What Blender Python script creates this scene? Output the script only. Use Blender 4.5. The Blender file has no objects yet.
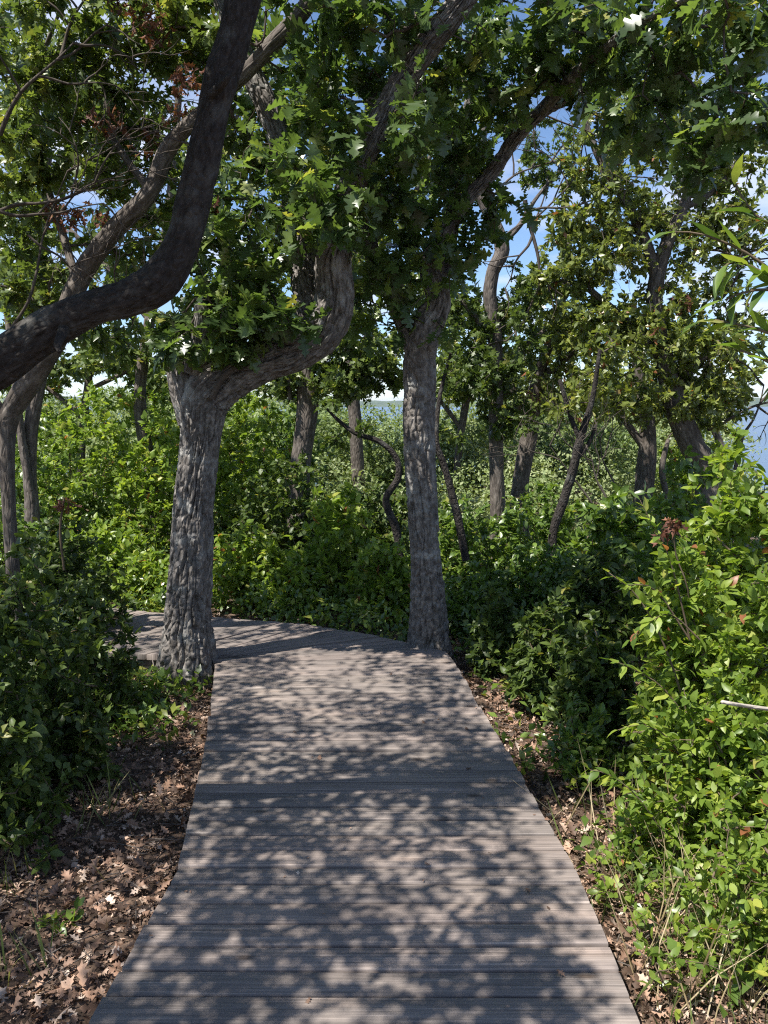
import bpy, math, random
import numpy as np
from math import sin, cos, pi, radians
R = np.random.default_rng(11)
random.seed(5)
scn = bpy.context.scene
COL = scn.collection

# ------------------------------------------------------------------ camera frame
CAMH, FPX, PITCH = 1.65, 830.0, radians(7.4)
FW = np.array([0, cos(PITCH), -sin(PITCH)]); UP = np.array([0, sin(PITCH), cos(PITCH)])
def P(px, py, d):
    """world point seen at pixel (px,py) standing d metres in front"""
    v = FW + np.array([1., 0, 0]) * ((px - 384) / FPX) + UP * (-(py - 512) / FPX)
    return np.array([0, 0, CAMH]) + v * (d / v[1])
def mpp(d): return d / FPX

# ------------------------------------------------------------------ numpy noise
_T = np.random.default_rng(3).random(4096)
def _h(i, j, k):
    return _T[((i * 73856093) ^ (j * 19349663) ^ (k * 83492791)) & 4095]
def vnoise(p):
    p = np.asarray(p, float); f = np.floor(p); i = f.astype(np.int64); t = p - f; t = t * t * (3 - 2 * t)
    x, y, z = i[..., 0], i[..., 1], i[..., 2]; a, b, c = t[..., 0], t[..., 1], t[..., 2]
    def L(u, v, w): return u + (v - u) * w
    return L(L(L(_h(x, y, z), _h(x+1, y, z), a), L(_h(x, y+1, z), _h(x+1, y+1, z), a), b),
             L(L(_h(x, y, z+1), _h(x+1, y, z+1), a), L(_h(x, y+1, z+1), _h(x+1, y+1, z+1), a), b), c)
def fbm(p, o=3):
    s = 0; a = .5; n = 0
    for k in range(o):
        s = s + a * vnoise(np.asarray(p) * 2 ** k + 17.3 * k); n += a; a *= .5
    return s / n
def nrm(v): return v / np.maximum(np.linalg.norm(v, axis=-1, keepdims=True), 1e-9)
def runit(n): return nrm(R.normal(size=(n, 3)))

# ------------------------------------------------------------------ object helpers
def make_mesh(name, V, F, mat, parent=None, attrs=None, smooth=False, loc=None):
    """F: (n,4) or (n,3) int array, or list of those"""
    if not (isinstance(F, list) and isinstance(F[0], np.ndarray)): F = [np.array(F)]
    F = [np.asarray(f, np.int32) for f in F if len(f)]
    V = np.asarray(V, np.float32)
    me = bpy.data.meshes.new(name)
    me.vertices.add(len(V)); me.vertices.foreach_set('co', V.ravel())
    nl = sum(f.size for f in F); npoly = sum(len(f) for f in F)
    me.loops.add(nl); me.loops.foreach_set('vertex_index', np.concatenate([f.ravel() for f in F]))
    me.polygons.add(npoly)
    tot = np.concatenate([np.full(len(f), f.shape[1], np.int32) for f in F])
    st = np.concatenate([[0], np.cumsum(tot)[:-1]]).astype(np.int32)
    me.polygons.foreach_set('loop_start', st)
    if smooth: me.polygons.foreach_set('use_smooth', np.ones(npoly, bool))
    for k, a in (attrs or {}).items():
        a = np.asarray(a, np.float32)
        if a.ndim == 1:
            at = me.attributes.new(k, 'FLOAT', 'POINT'); at.data.foreach_set('value', a)
        else:
            at = me.attributes.new(k, 'FLOAT_VECTOR', 'POINT'); at.data.foreach_set('vector', a.ravel())
    me.update(calc_edges=True)
    if mat: me.materials.append(mat)
    o = bpy.data.objects.new(name, me); COL.objects.link(o)
    if parent is not None:
        o.parent = parent; o.matrix_parent_inverse.identity()
        o.location = -np.array(parent['_o'])
    return o
def thing(name, label, cat, org, group=None):
    o = bpy.data.objects.new(name, None); COL.objects.link(o)
    o.location = org; o['_o'] = [float(c) for c in org]; o.empty_display_size = .1
    o['label'] = label; o['category'] = cat
    if group: o['group'] = group
    return o
def structure(o): o['kind'] = 'structure'; return o
def stuff(o, label, cat): o['kind'] = 'stuff'; o['label'] = label; o['category'] = cat; return o

# ------------------------------------------------------------------ materials
def newmat(name):
    m = bpy.data.materials.new(name); m.use_nodes = True
    nt = m.node_tree; nt.nodes.clear(); return m, nt
def N(nt, t, **k):
    n = nt.nodes.new(t)
    for a, v in k.items():
        if a in n.inputs.keys() if hasattr(n.inputs, 'keys') else False: n.inputs[a].default_value = v
        else: setattr(n, a, v)
    return n
def ramp(nt, fac, stops, interp='LINEAR'):
    r = nt.nodes.new('ShaderNodeValToRGB'); r.color_ramp.interpolation = interp
    e = r.color_ramp.elements
    while len(e) < len(stops): e.new(.5)
    for q, (p, c) in zip(e, stops): q.position = p; q.color = (*c, 1)
    nt.links.new(fac, r.inputs[0]); return r.outputs[0]
def leaf_mat(name, stops, trans=.35, rough=.42, tcol=1.5, spec=.5):
    m, nt = newmat(name)
    at = N(nt, 'ShaderNodeAttribute', attribute_name='rnd')
    c = ramp(nt, at.outputs['Fac'], stops)
    tc = N(nt, 'ShaderNodeTexCoord'); nz = N(nt, 'ShaderNodeTexNoise'); nz.inputs['Scale'].default_value = 35
    nt.links.new(tc.outputs['Object'], nz.inputs['Vector'])
    mv = N(nt, 'ShaderNodeMapRange'); mv.inputs['To Min'].default_value = .75; mv.inputs['To Max'].default_value = 1.3
    nt.links.new(nz.outputs['Fac'], mv.inputs['Value'])
    sc = N(nt, 'ShaderNodeVectorMath', operation='SCALE'); nt.links.new(c, sc.inputs[0]); nt.links.new(mv.outputs[0], sc.inputs['Scale'])
    b = N(nt, 'ShaderNodeBsdfPrincipled'); nt.links.new(sc.outputs[0], b.inputs['Base Color'])
    b.inputs['Roughness'].default_value = rough; b.inputs['Specular IOR Level'].default_value = spec
    t = N(nt, 'ShaderNodeBsdfTranslucent')
    g = N(nt, 'ShaderNodeVectorMath', operation='MULTIPLY'); nt.links.new(sc.outputs[0], g.inputs[0])
    g.inputs[1].default_value = (tcol * 1.15, tcol * 1.15, tcol * .55); nt.links.new(g.outputs[0], t.inputs['Color'])
    mx = N(nt, 'ShaderNodeMixShader'); mx.inputs[0].default_value = trans
    nt.links.new(b.outputs[0], mx.inputs[1]); nt.links.new(t.outputs[0], mx.inputs[2])
    o = N(nt, 'ShaderNodeOutputMaterial'); nt.links.new(mx.outputs[0], o.inputs['Surface'])
    return m
def bark_mat(name, dark, mid, light, scale=1.0, bump=.5, lichen=None, zs=.28):
    m, nt = newmat(name)
    at = N(nt, 'ShaderNodeAttribute', attribute_name='bk')
    mp = N(nt, 'ShaderNodeMapping'); mp.inputs['Scale'].default_value = (scale, scale, scale * zs)
    nt.links.new(at.outputs['Vector'], mp.inputs[0])
    n1 = N(nt, 'ShaderNodeTexNoise'); n1.inputs['Scale'].default_value = 45; n1.inputs['Detail'].default_value = 6; n1.inputs['Roughness'].default_value = .65
    n2 = N(nt, 'ShaderNodeTexNoise'); n2.inputs['Scale'].default_value = 7; n2.inputs['Detail'].default_value = 3
    vo = N(nt, 'ShaderNodeTexVoronoi', feature='DISTANCE_TO_EDGE'); vo.inputs['Scale'].default_value = 38
    # distort voronoi
    for n in (n1, vo): nt.links.new(mp.outputs[0], n.inputs['Vector'])
    nt.links.new(at.outputs['Vector'], n2.inputs['Vector'])
    c = ramp(nt, n1.outputs['Fac'], [(.28, dark), (.5, mid), (.72, light)])
    if lichen:
        lr = ramp(nt, n2.outputs['Fac'], [(.55, (0, 0, 0)), (.66, (.7, .7, .7))])
        mx = N(nt, 'ShaderNodeMix', data_type='RGBA'); nt.links.new(lr, mx.inputs[0]); nt.links.new(c, mx.inputs[6]); mx.inputs[7].default_value = (*lichen, 1)
        c = mx.outputs[2]
    b = N(nt, 'ShaderNodeBsdfPrincipled'); nt.links.new(c, b.inputs['Base Color']); b.inputs['Roughness'].default_value = .9; b.inputs['Specular IOR Level'].default_value = .2
    vr = N(nt, 'ShaderNodeMapRange'); vr.inputs['From Max'].default_value = .25; nt.links.new(vo.outputs['Distance'], vr.inputs['Value'])
    ad = N(nt, 'ShaderNodeMath', operation='ADD'); nt.links.new(vr.outputs[0], ad.inputs[0]); nt.links.new(n1.outputs['Fac'], ad.inputs[1])
    bp = N(nt, 'ShaderNodeBump'); bp.inputs['Strength'].default_value = bump; bp.inputs['Distance'].default_value = .008
    nt.links.new(ad.outputs[0], bp.inputs['Height']); nt.links.new(bp.outputs[0], b.inputs['Normal'])
    o = N(nt, 'ShaderNodeOutputMaterial'); nt.links.new(b.outputs[0], o.inputs['Surface'])
    return m

M_oak = leaf_mat('oak_leaf', [(0, (.03, .055, .02)), (.4, (.055, .092, .03)), (.75, (.095, .145, .042)), (.93, (.16, .21, .05)), (1, (.24, .24, .055))], .38, .34, 1.9, .6)
M_oak2 = leaf_mat('oak_leaf_small', [(0, (.045, .075, .022)), (.4, (.085, .125, .034)), (.8, (.155, .2, .05)), (1, (.28, .26, .07))], .38, .36, 1.5, .5)
M_olive = leaf_mat('olive_leaf', [(0, (.07, .1, .026)), (.4, (.14, .18, .042)), (.8, (.23, .27, .065)), (.97, (.32, .29, .09)), (1, (.28, .11, .045))], .38, .35, 1.3, .7)
M_dark = leaf_mat('shade_toned_leaf', [(0, (.035, .058, .016)), (.5, (.066, .1, .024)), (.9, (.11, .155, .034)), (1, (.22, .21, .05))], .34, .42, 1.7, .35)  # bush leaf darkened for plants that stand in shade
M_green = leaf_mat('bush_leaf', [(0, (.055, .1, .02)), (.45, (.1, .165, .03)), (.85, (.165, .24, .042)), (1, (.28, .28, .06))], .4, .36, 1.5, .7)
M_bright = leaf_mat('bright_leaf', [(0, (.07, .125, .02)), (.4, (.14, .21, .032)), (.8, (.24, .31, .05)), (.965, (.36, .36, .07)), (.985, (.32, .13, .06)), (1, (.28, .11, .05))], .42, .42, 1.7, .45)  # yellow-green leaf, colour lightened for bushes shown in sun
M_scrub = leaf_mat('scrub_leaf', [(0, (.1, .15, .05)), (.5, (.19, .25, .085)), (1, (.33, .37, .2))], .32, .5, 1.2, .4)
M_dead = leaf_mat('dead_leaf', [(0, (.07, .028, .018)), (.5, (.14, .055, .035)), (1, (.26, .13, .08))], .25, .6, 1.1, .3)
M_litter = leaf_mat('litter_leaf', [(0, (.055, .036, .026)), (.35, (.16, .1, .07)), (.65, (.31, .185, .125)), (.85, (.42, .28, .2)), (1, (.56, .45, .37))], .12, .6, 1.1, .3)
M_straw = leaf_mat('straw', [(0, (.2, .15, .08)), (.5, (.36, .28, .16)), (1, (.5, .42, .28))], .2, .6, 1.1, .3)
M_grass = leaf_mat('grass_blade', [(0, (.07, .1, .03)), (.6, (.13, .17, .05)), (1, (.34, .29, .15))], .3, .5, 1.2, .3)
B_oak = bark_mat('oak_bark', (.05, .044, .038), (.15, .135, .122), (.32, .295, .27), 1, 1., (.34, .34, .32), zs=.42)
B_smooth = bark_mat('smooth_bark', (.014, .012, .01), (.034, .029, .026), (.065, .057, .051), 1.1, .7, (.095, .093, .085), zs=.6)
B_far = bark_mat('grey_bark', (.045, .038, .032), (.11, .093, .08), (.21, .185, .16), .8, .6)
B_twig = bark_mat('twig_bark', (.05, .04, .033), (.085, .07, .058), (.14, .12, .1), .8, .1)
B_stem = bark_mat('stem_bark', (.06, .045, .03), (.12, .09, .06), (.2, .15, .1), .8, .1)

# ------------------------------------------------------------------ tubes
def catmull(C, step):
    C = np.asarray(C, float); n = len(C)
    if n == 2: C = np.array([C[0], (C[0] + C[1]) / 2, C[1]]); n = 3
    E = np.vstack([2 * C[0] - C[1], C, 2 * C[-1] - C[-2]]); out = []
    for i in range(n - 1):
        p0, p1, p2, p3 = E[i], E[i+1], E[i+2], E[i+3]
        m = max(2, int(np.linalg.norm(p2[:3] - p1[:3]) / step)); t = np.linspace(0, 1, m, endpoint=False)[:, None]
        out.append(.5 * ((2 * p1) + (-p0 + p2) * t + (2 * p0 - 5 * p1 + 4 * p2 - p3) * t * t + (-p0 + 3 * p1 - 3 * p2 + p3) * t ** 3))
    out.append(E[-2][None]); return np.vstack(out)
def tube(C, sides=24, step=.03, bark=0.0, lump=.08, flare=None, seed=0, zoff=0.0):
    """C rows (x,y,z,r). returns V,F,bk, centre line"""
    L = catmull(C, step); p = L[:, :3]; r = np.maximum(L[:, 3], .0008)
    T = nrm(np.gradient(p, axis=0)); n = len(p)
    a = np.cross(T[0], [0.3, 1, 0.1]); a = a / np.linalg.norm(a); U = [a]
    for i in range(1, n):
        u = U[-1] - T[i] * np.dot(U[-1], T[i]); U.append(u / np.linalg.norm(u))
    U = np.array(U); W = np.cross(T, U)
    s = np.concatenate([[0], np.cumsum(np.linalg.norm(np.diff(p, axis=0), axis=1))]) + zoff
    th = np.linspace(0, 2 * pi, sides, endpoint=False)
    ct, st = np.cos(th), np.sin(th)
    R0 = np.median(r)
    bk = np.stack(np.broadcast_arrays((ct * R0)[None], (st * R0)[None], s[:, None]), -1)
    rr = np.repeat(r[:, None], sides, 1)
    q = bk + seed * 3.17
    rr = rr * (1 + lump * 2 * (fbm(q * [7, 7, 2.2], 3) - .5) * 2)
    if bark > 0:
        w = q + .014 * (vnoise(q * [25, 25, 9])[..., None] - .5)
        a1 = np.abs(fbm(w * [34, 34, 4.2], 2) - .5) * 2
        a2 = np.abs(vnoise(w * [75, 75, 22]) - .5) * 2
        rr = rr + bark * (np.clip(a1 * 5.5, 0, 1) - .75) + bark * .3 * (a2 - .5) + bark * .2 * (vnoise(q * [160, 160, 60]) - .5)
    if flare:
        amt, h, k = flare
        rr = rr * (1 + amt * np.exp(-(s - zoff) / h)[:, None] * (1 + .35 * np.sin(k * th + 1.3)[None] + .2 * np.sin((k + 2) * th)[None]))
    V = p[:, None] + rr[..., None] * (ct[None, :, None] * U[:, None] + st[None, :, None] * W[:, None])
    V = V.reshape(-1, 3); bk = bk.reshape(-1, 3)
    i = np.arange(n - 1)[:, None] * sides; j = np.arange(sides)[None]; j2 = (j + 1) % sides
    F = np.stack([i + j, i + j2, i + sides + j2, i + sides + j], -1).reshape(-1, 4)
    V = np.vstack([V, p[-1] + T[-1] * r[-1] * .5]); bk = np.vstack([bk, bk[-1]])
    b = (n - 1) * sides; F3 = np.stack([b + np.arange(sides), b + (np.arange(sides) + 1) % sides, np.full(sides, len(V) - 1)], -1)
    return V, F, F3, bk, L
def px_line(pts, doff=0):
    """pts rows (px,py,d,width_px) -> (x,y,z,r)"""
    return np.array([[*P(a, b, d + doff), w / 2 * mpp(d)] for a, b, d, w in pts])
def limb(name, C, mat, parent, sides=24, step=.03, bark=0., **k):
    V, F, F3, bk, L = tube(C, sides, step, bark, **k)
    o = make_mesh(name, V, [F, F3], mat, parent, {'bk': bk}, smooth=True)
    return L
def merged_tubes(name, lines, mat, parent, sides=5, step=.05, lump=.1):
    Vs, F4, F3s, B = [], [], [], []; o = 0
    for i, C in enumerate(lines):
        V, F, F3, bk, L = tube(C, sides, step, lump=lump, seed=i)
        Vs.append(V); F4.append(F + o); F3s.append(F3 + o); B.append(bk); o += len(V)
    return make_mesh(name, np.vstack(Vs), [np.vstack(F4), np.vstack(F3s)], mat, parent, {'bk': np.vstack(B)}, smooth=True)

# ------------------------------------------------------------------ twig growth
def grow(anchors, tips, seg=.16, wig=.12, r0=.0016, exp=.46, rmax=.05, sag=0.0):
    anchors = np.asarray(anchors)[:, :3]; na = len(anchors)
    cap = na + len(tips) * 9 + 10
    X = np.zeros((cap, 3)); par = np.full(cap, -1); X[:na] = anchors; n = na
    d0 = np.array([np.min(((anchors - t) ** 2).sum(1)) for t in tips])
    tipn, starts = [], []
    for t in tips[np.argsort(d0)]:
        dd = ((X[:n] - t) ** 2).sum(1); j = int(dd.argmin()); L = math.sqrt(dd[j])
        k = min(8, max(2, int(L / seg) + 1))
        off = R.normal(size=3) * wig * L; off[2] -= sag * L
        prev = j; b = X[j].copy()
        for i in range(1, k + 1):
            u = i / k; q = b + (t - b) * u + off * math.sin(pi * u) * .7
            if i < k: q = q + R.normal(size=3) * .02 * min(L, .6)
            X[n] = q; par[n] = prev; prev = n; n += 1
        tipn.append(n - 1); starts.append(par[n-1])
    X = X[:n]; par = par[:n]; A = np.zeros(n)
    tipn = np.array(tipn)
    A[tipn] += 1
    for i in range(n - 1, na - 1, -1):
        A[i] = max(A[i], 1)
        A[par[i]] += A[i]
    rad = np.minimum(r0 * A ** exp, rmax)
    return X, par, rad, na, tipn, np.array(starts)
def frustums(X, par, rad, na, sides=4):
    c = np.arange(na, len(X)); p = par[c]; a, b = X[p], X[c]
    T = nrm(b - a); ref = np.where(np.abs(T[:, 2:3]) > .9, [[1., 0, 0]], [[0, 0, 1.]])
    U = nrm(np.cross(T, ref)); W = np.cross(T, U)
    ra = np.where(p < na, rad[c] * 1.15, rad[p]); ra = np.minimum(ra, rad[c] * 1.6); rb = rad[c]
    a = a - T * (ra * .4)[:, None]; b = b + T * (rb * .4)[:, None]
    th = np.linspace(0, 2 * pi, sides, endpoint=False)
    D = np.cos(th)[None, :, None] * U[:, None] + np.sin(th)[None, :, None] * W[:, None]
    V = np.concatenate([a[:, None] + D * ra[:, None, None], b[:, None] + D * rb[:, None, None]], 1).reshape(-1, 3)
    o = (np.arange(len(c)) * 2 * sides)[:, None]; j = np.arange(sides)[None]; j2 = (j + 1) % sides
    F = np.stack([o + j, o + j2, o + sides + j2, o + sides + j], -1).reshape(-1, 4)
    return V, F

# ------------------------------------------------------------------ leaves
def leaf_tpl(kind, curl=.1, fold=.15, asym=0.):
    if kind == 'oak':
        out = [(0, .012), (.10, .03), (.17, .17), (.23, .15), (.27, .06), (.38, .30), (.46, .31), (.47, .24), (.49, .09), (.62, .34), (.70, .30), (.71, .2), (.74, .09), (.84, .2), (.9, .13), (.91, .06), (1, .0)]
        mid = [0, .10, .14, .2, .27, .3, .36, .43, .49, .53, .58, .66, .74, .76, .82, .91, 1]
    elif kind == 'oaklo':
        out = [(0, .01), (.2, .2), (.3, .07), (.5, .33), (.56, .1), (.75, .26), (.8, .08), (1, 0)]
        mid = [0, .12, .3, .4, .56, .65, .8, 1]
    elif kind == 'ell':
        out = [(0, .01), (.2, .2), (.45, .28), (.75, .18), (1, 0)]; mid = [0, .2, .45, .75, 1]
    elif kind == 'lance':
        out = [(0, .01), (.15, .09), (.4, .16), (.7, .11), (1, 0)]; mid = [0, .15, .4, .7, 1]
    elif kind == 'lo':
        out = [(0, .01), (.45, .28), (1, 0)]; mid = [0, .45, 1]
    elif kind == 'blade':
        out = [(0, .012), (.4, .016), (.75, .01), (1, 0)]; mid = [0, .4, .75, 1]
    elif kind == 'straw':
        out = [(0, .007), (.5, .006), (1, 0)]; mid = [0, .5, 1]
    V = []; n = len(out)
    def bend(x, y):
        z = abs(x) * fold - curl * (y ** 2) + .04 * sin(9 * y + asym) * abs(x) * 3
        return (x, y, z)
    for m in mid: V.append(bend(0, m))
    for y, x in out: V.append(bend(x * (1 + .15 * asym), y))
    for y, x in out: V.append(bend(-x, y + .02 * asym))
    F = []
    for i in range(n - 1):
        F.append((i, n + i, n + i + 1, i + 1)); F.append((i, i + 1, 2 * n + i + 1, 2 * n + i))
    return np.array(V), np.array(F)
TPL = {k: [leaf_tpl(k, c, f, a) for c, f, a in ((.06, .1, .3), (.28, .3, -.8), (.5, .15, 1.), (-.12, .35, 0))] for k in ('oak', 'oaklo', 'ell', 'lance', 'lo', 'blade', 'straw')}
TPL['dead'] = [leaf_tpl('oaklo', c, f, a) for c, f, a in ((.9, .9, .3), (.5, 1.3, -.8), (-.7, .8, 1.))]
TPL['flatdead'] = [leaf_tpl('oaklo', c, f, a) for c, f, a in ((.25, .3, .3), (-.3, .5, -.8), (.5, -.4, 1.), (-.15, -.7, 0))]
def leaves(name, pos, dirs, nor, size, kind, mat, parent, rnd=None, obj=True):
    n = len(pos); Y = nrm(dirs); Z = nrm(nor - Y * (nor * Y).sum(1, keepdims=True)); X = np.cross(Y, Z)
    if rnd is None: rnd = R.random(n)
    tp = TPL[kind]; ch = R.integers(0, len(tp), n); Vs, Fs, Rs = [], [], []; o = 0
    for k, (tv, tf) in enumerate(tp):
        s = np.where(ch == k)[0]
        if not len(s): continue
        w = tv[None] * (size[s] if np.ndim(size) else np.full(len(s), size))[:, None, None]
        V = pos[s][:, None] + w[..., :1] * X[s][:, None] + w[..., 1:2] * Y[s][:, None] + w[..., 2:] * Z[s][:, None]
        F = tf[None] + (o + np.arange(len(s)) * len(tv))[:, None, None]
        Vs.append(V.reshape(-1, 3)); Fs.append(F.reshape(-1, 4)); Rs.append(np.repeat(rnd[s], len(tv))); o += len(s) * len(tv)
    return make_mesh(name, np.vstack(Vs), np.vstack(Fs), mat, parent, {'rnd': np.concatenate(Rs)})
def leaf_spray(X, tipn, starts, par, per, spread=.04, droop=.15, upn=1.0, back=2):
    """leaf positions along the last segments of the twigs"""
    st = starts.copy()
    for _ in range(back - 1): st = np.where(par[st] >= 0, par[st], st)
    n = len(tipn) * per; k = np.repeat(np.arange(len(tipn)), per)
    a, b = X[st[k]], X[tipn[k]]
    L = np.linalg.norm(b - a, axis=1, keepdims=True); T = nrm(b - a)
    # only the last 0.35 m bears leaves
    a = b - T * np.minimum(L, .38)
    t = R.random((n, 1)) ** .7
    pos = a + (b - a) * t + runit(n) * spread * R.random((n, 1))
    dirs = nrm(T * .7 + runit(n) * .95 - np.array([0, 0, droop]))
    nor = runit(n) * .75 + np.array([0, 0, upn])
    return pos, dirs, nor, k
def blob_tips(blobs):
    """(px,py,d,rx_px,ry_px,rd_m,n)"""
    out = []
    for px, py, d, rx, ry, rd, n in blobs:
        c = P(px, py, d); u = runit(n) * (R.random((n, 1)) ** .42)
        out.append(c + u * [rx * mpp(d), rd, ry * mpp(d)])
    return np.vstack(out)
def wblob(x, y, z, rx, ry, rz, n):
    return np.array([x, y, z]) + runit(n) * (R.random((n, 1)) ** .42) * [rx, ry, rz]
SUN = nrm(np.array([-.40, -.29, .87]))
CLEAR = []
def to_px(p):
    q = p - [0, 0, CAMH]; z = q @ FW
    return np.stack([384 + FPX * q[:, 0] / z, 512 - FPX * (q @ UP) / z], -1), z
def gap(pos):
    """leaves thin out close to the big limbs"""
    keep = np.ones(len(pos), bool); px, z = to_px(pos)
    for line, rr, d, pr in CLEAR:
        L = np.array(line, float); dm = np.full(len(pos), 1e9)
        for a, b in zip(L[:-1], L[1:]):
            t = np.clip(((px - a) @ (b - a)) / ((b - a) @ (b - a)), 0, 1); dm = np.minimum(dm, np.linalg.norm(px - a - t[:, None] * (b - a), axis=1))
        keep &= ~((dm < rr) & (pos[:, 1] < d + .1) & (pos[:, 1] > d - 1.6) & (R.random(len(pos)) < pr))
    # openings in the canopy through which the sun reaches the two trunks
    for c, w, pr in (((.3, 5.6), .15, .72), ((-1.24, 5.2), .12, .5)):
        h = pos[:, :2] - c; sh = SUN[:2] / np.linalg.norm(SUN[:2]); a = h @ sh; t = a / np.linalg.norm(SUN[:2]); pd = np.abs(h[:, 0] * sh[1] - h[:, 1] * sh[0]); z = pos[:, 2] - SUN[2] * t
        ch_ = fbm(np.stack([z * 2.6, pd * 0, z * 0 + c[0]], -1), 2) > .42
        keep &= ~((a > .25) & (z > -.1) & (z < 2.4) & (pd < w) & ch_ & (R.random(len(pos)) < pr))
    return keep
def crown(t, anchors, tips, kind, mat, size, per, twig=B_twig, seg=.16, spread=.04, droop=.15, name='crown', r0=.0018, rmax=.035, wig=.12, upn=1., exp=.46, rlim=1.):
    X, par, rad, na, tipn, st = grow(anchors, tips, seg, wig, r0, exp, rmax)
    pos, dirs, nor, k = leaf_spray(X, tipn, st, par, per, spread, droop, upn)
    if name == 'crown': kp = gap(pos); pos, dirs, nor, k = pos[kp], dirs[kp], nor[kp], k[kp]
    crnd = R.random(len(tipn))[k] * .45 + R.random(len(k)) * .55
    crnd = np.clip(crnd * rlim + (R.random(len(k)) > .985) * .6, 0, 1)
    c = leaves(name, pos, dirs, nor, size * (.4 + .85 * R.random(len(pos)) ** .8), kind, mat, t, crnd)
    V, F = frustums(X, par, rad, na, 5)
    root = np.arange(len(X))
    for i in range(na, len(X)): root[i] = root[par[i]]
    rc = root[na:]; ids, cnt = np.unique(rc, return_counts=True); ids = ids[np.argsort(-cnt)]
    grp = [[q] for q in ids[:45]]
    if len(ids) > 45: grp.append(list(ids[45:]))
    for gi, g in enumerate(grp):
        sel = np.where(np.isin(rc, g))[0]; vi = (sel[:, None] * 10 + np.arange(10)[None]).ravel()
        f = (F[:5] % 10)[None] + (np.arange(len(sel)) * 10)[:, None, None]
        w = make_mesh('branch' if name == 'crown' else 'stem', V[vi], f.reshape(-1, 4), twig, None, {'bk': V[vi]}, smooth=True)
        w.matrix_parent_inverse.identity()
        if name == 'crown': w.parent = c
        else: w.parent = t; w.location = -np.array(t['_o'])
        if len(g) > 1: w['kind'] = 'stuff'
    return c

# ================================================================== SETTING
def sstep(a, b, x): t = np.clip((x - a) / (b - a), 0, 1); return t * t * (3 - 2 * t)
def gz(x, y):
    x = np.asarray(x, float); y = np.asarray(y, float)
    base = -.13 - .5 * sstep(8, 22, y) - 7.6 * sstep(20, 75, np.hypot(x, y)) - 2.5 * sstep(3.5, 12, x - .1 * y) * sstep(5, 14, y)
    return base + .05 * (fbm(np.stack([x * .9, y * .9, x * 0], -1), 3) - .5) - .02
def grid_axis(a, b):
    pos = [0.]; s = .12
    while pos[-1] < b: pos.append(pos[-1] + s); s = .12 if pos[-1] < 9 else s * 1.13
    neg = [0.]; s = .12
    while neg[-1] > a: neg.append(neg[-1] - s); s = .12 if neg[-1] > -5 else s * 1.13
    return np.array(neg[:0:-1] + pos)
gx = grid_axis(-7000, 7000); gy = grid_axis(-3000, 9000)
GX, GY = np.meshgrid(gx, gy); GZ = gz(GX, GY)
nx, ny = len(gx), len(gy)
i = (np.arange(ny - 1)[:, None] * nx + np.arange(nx - 1)[None]).ravel()
m, nt = newmat('forest_soil')
tc = N(nt, 'ShaderNodeTexCoord'); n1 = N(nt, 'ShaderNodeTexNoise'); n1.inputs['Scale'].default_value = 22; n1.inputs['Detail'].default_value = 8
n2 = N(nt, 'ShaderNodeTexNoise'); n2.inputs['Scale'].default_value = 1.3
for q in (n1, n2): nt.links.new(tc.outputs['Object'], q.inputs['Vector'])
c = ramp(nt, n1.outputs['Fac'], [(.3, (.035, .024, .017)), (.5, (.085, .055, .038)), (.62, (.15, .1, .07)), (.75, (.24, .17, .12))])
b = N(nt, 'ShaderNodeBsdfPrincipled'); nt.links.new(c, b.inputs['Base Color']); b.inputs['Roughness'].default_value = .95
bp = N(nt, 'ShaderNodeBump'); bp.inputs['Distance'].default_value = .03; nt.links.new(n1.outputs['Fac'], bp.inputs['Height']); nt.links.new(bp.outputs[0], b.inputs['Normal'])
o = N(nt, 'ShaderNodeOutputMaterial'); nt.links.new(b.outputs[0], o.inputs['Surface'])
structure(make_mesh('ground', np.stack([GX.ravel(), GY.ravel(), GZ.ravel()], -1), np.stack([i, i + 1, i + nx + 1, i + nx], -1), m, smooth=True))

# water and far shore
WZ = -6.0
m, nt = newmat('bay_water')
tc = N(nt, 'ShaderNodeTexCoord'); nz = N(nt, 'ShaderNodeTexNoise'); nz.inputs['Scale'].default_value = .6; nz.inputs['Detail'].default_value = 4
nt.links.new(tc.outputs['Object'], nz.inputs['Vector'])
b = N(nt, 'ShaderNodeBsdfPrincipled'); b.inputs['Base Color'].default_value = (.03, .07, .14, 1); b.inputs['Roughness'].default_value = .25
bp = N(nt, 'ShaderNodeBump'); bp.inputs['Distance'].default_value = .25; bp.inputs['Strength'].default_value = .6
nt.links.new(nz.outputs['Fac'], bp.inputs['Height']); nt.links.new(bp.outputs[0], b.inputs['Normal'])
o = N(nt, 'ShaderNodeOutputMaterial'); nt.links.new(b.outputs[0], o.inputs['Surface'])
structure(make_mesh('water', [(-6500, 30, WZ), (6500, 30, WZ), (6500, 8000, WZ), (-6500, 8000, WZ)], [(0, 1, 2, 3)], m))
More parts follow.
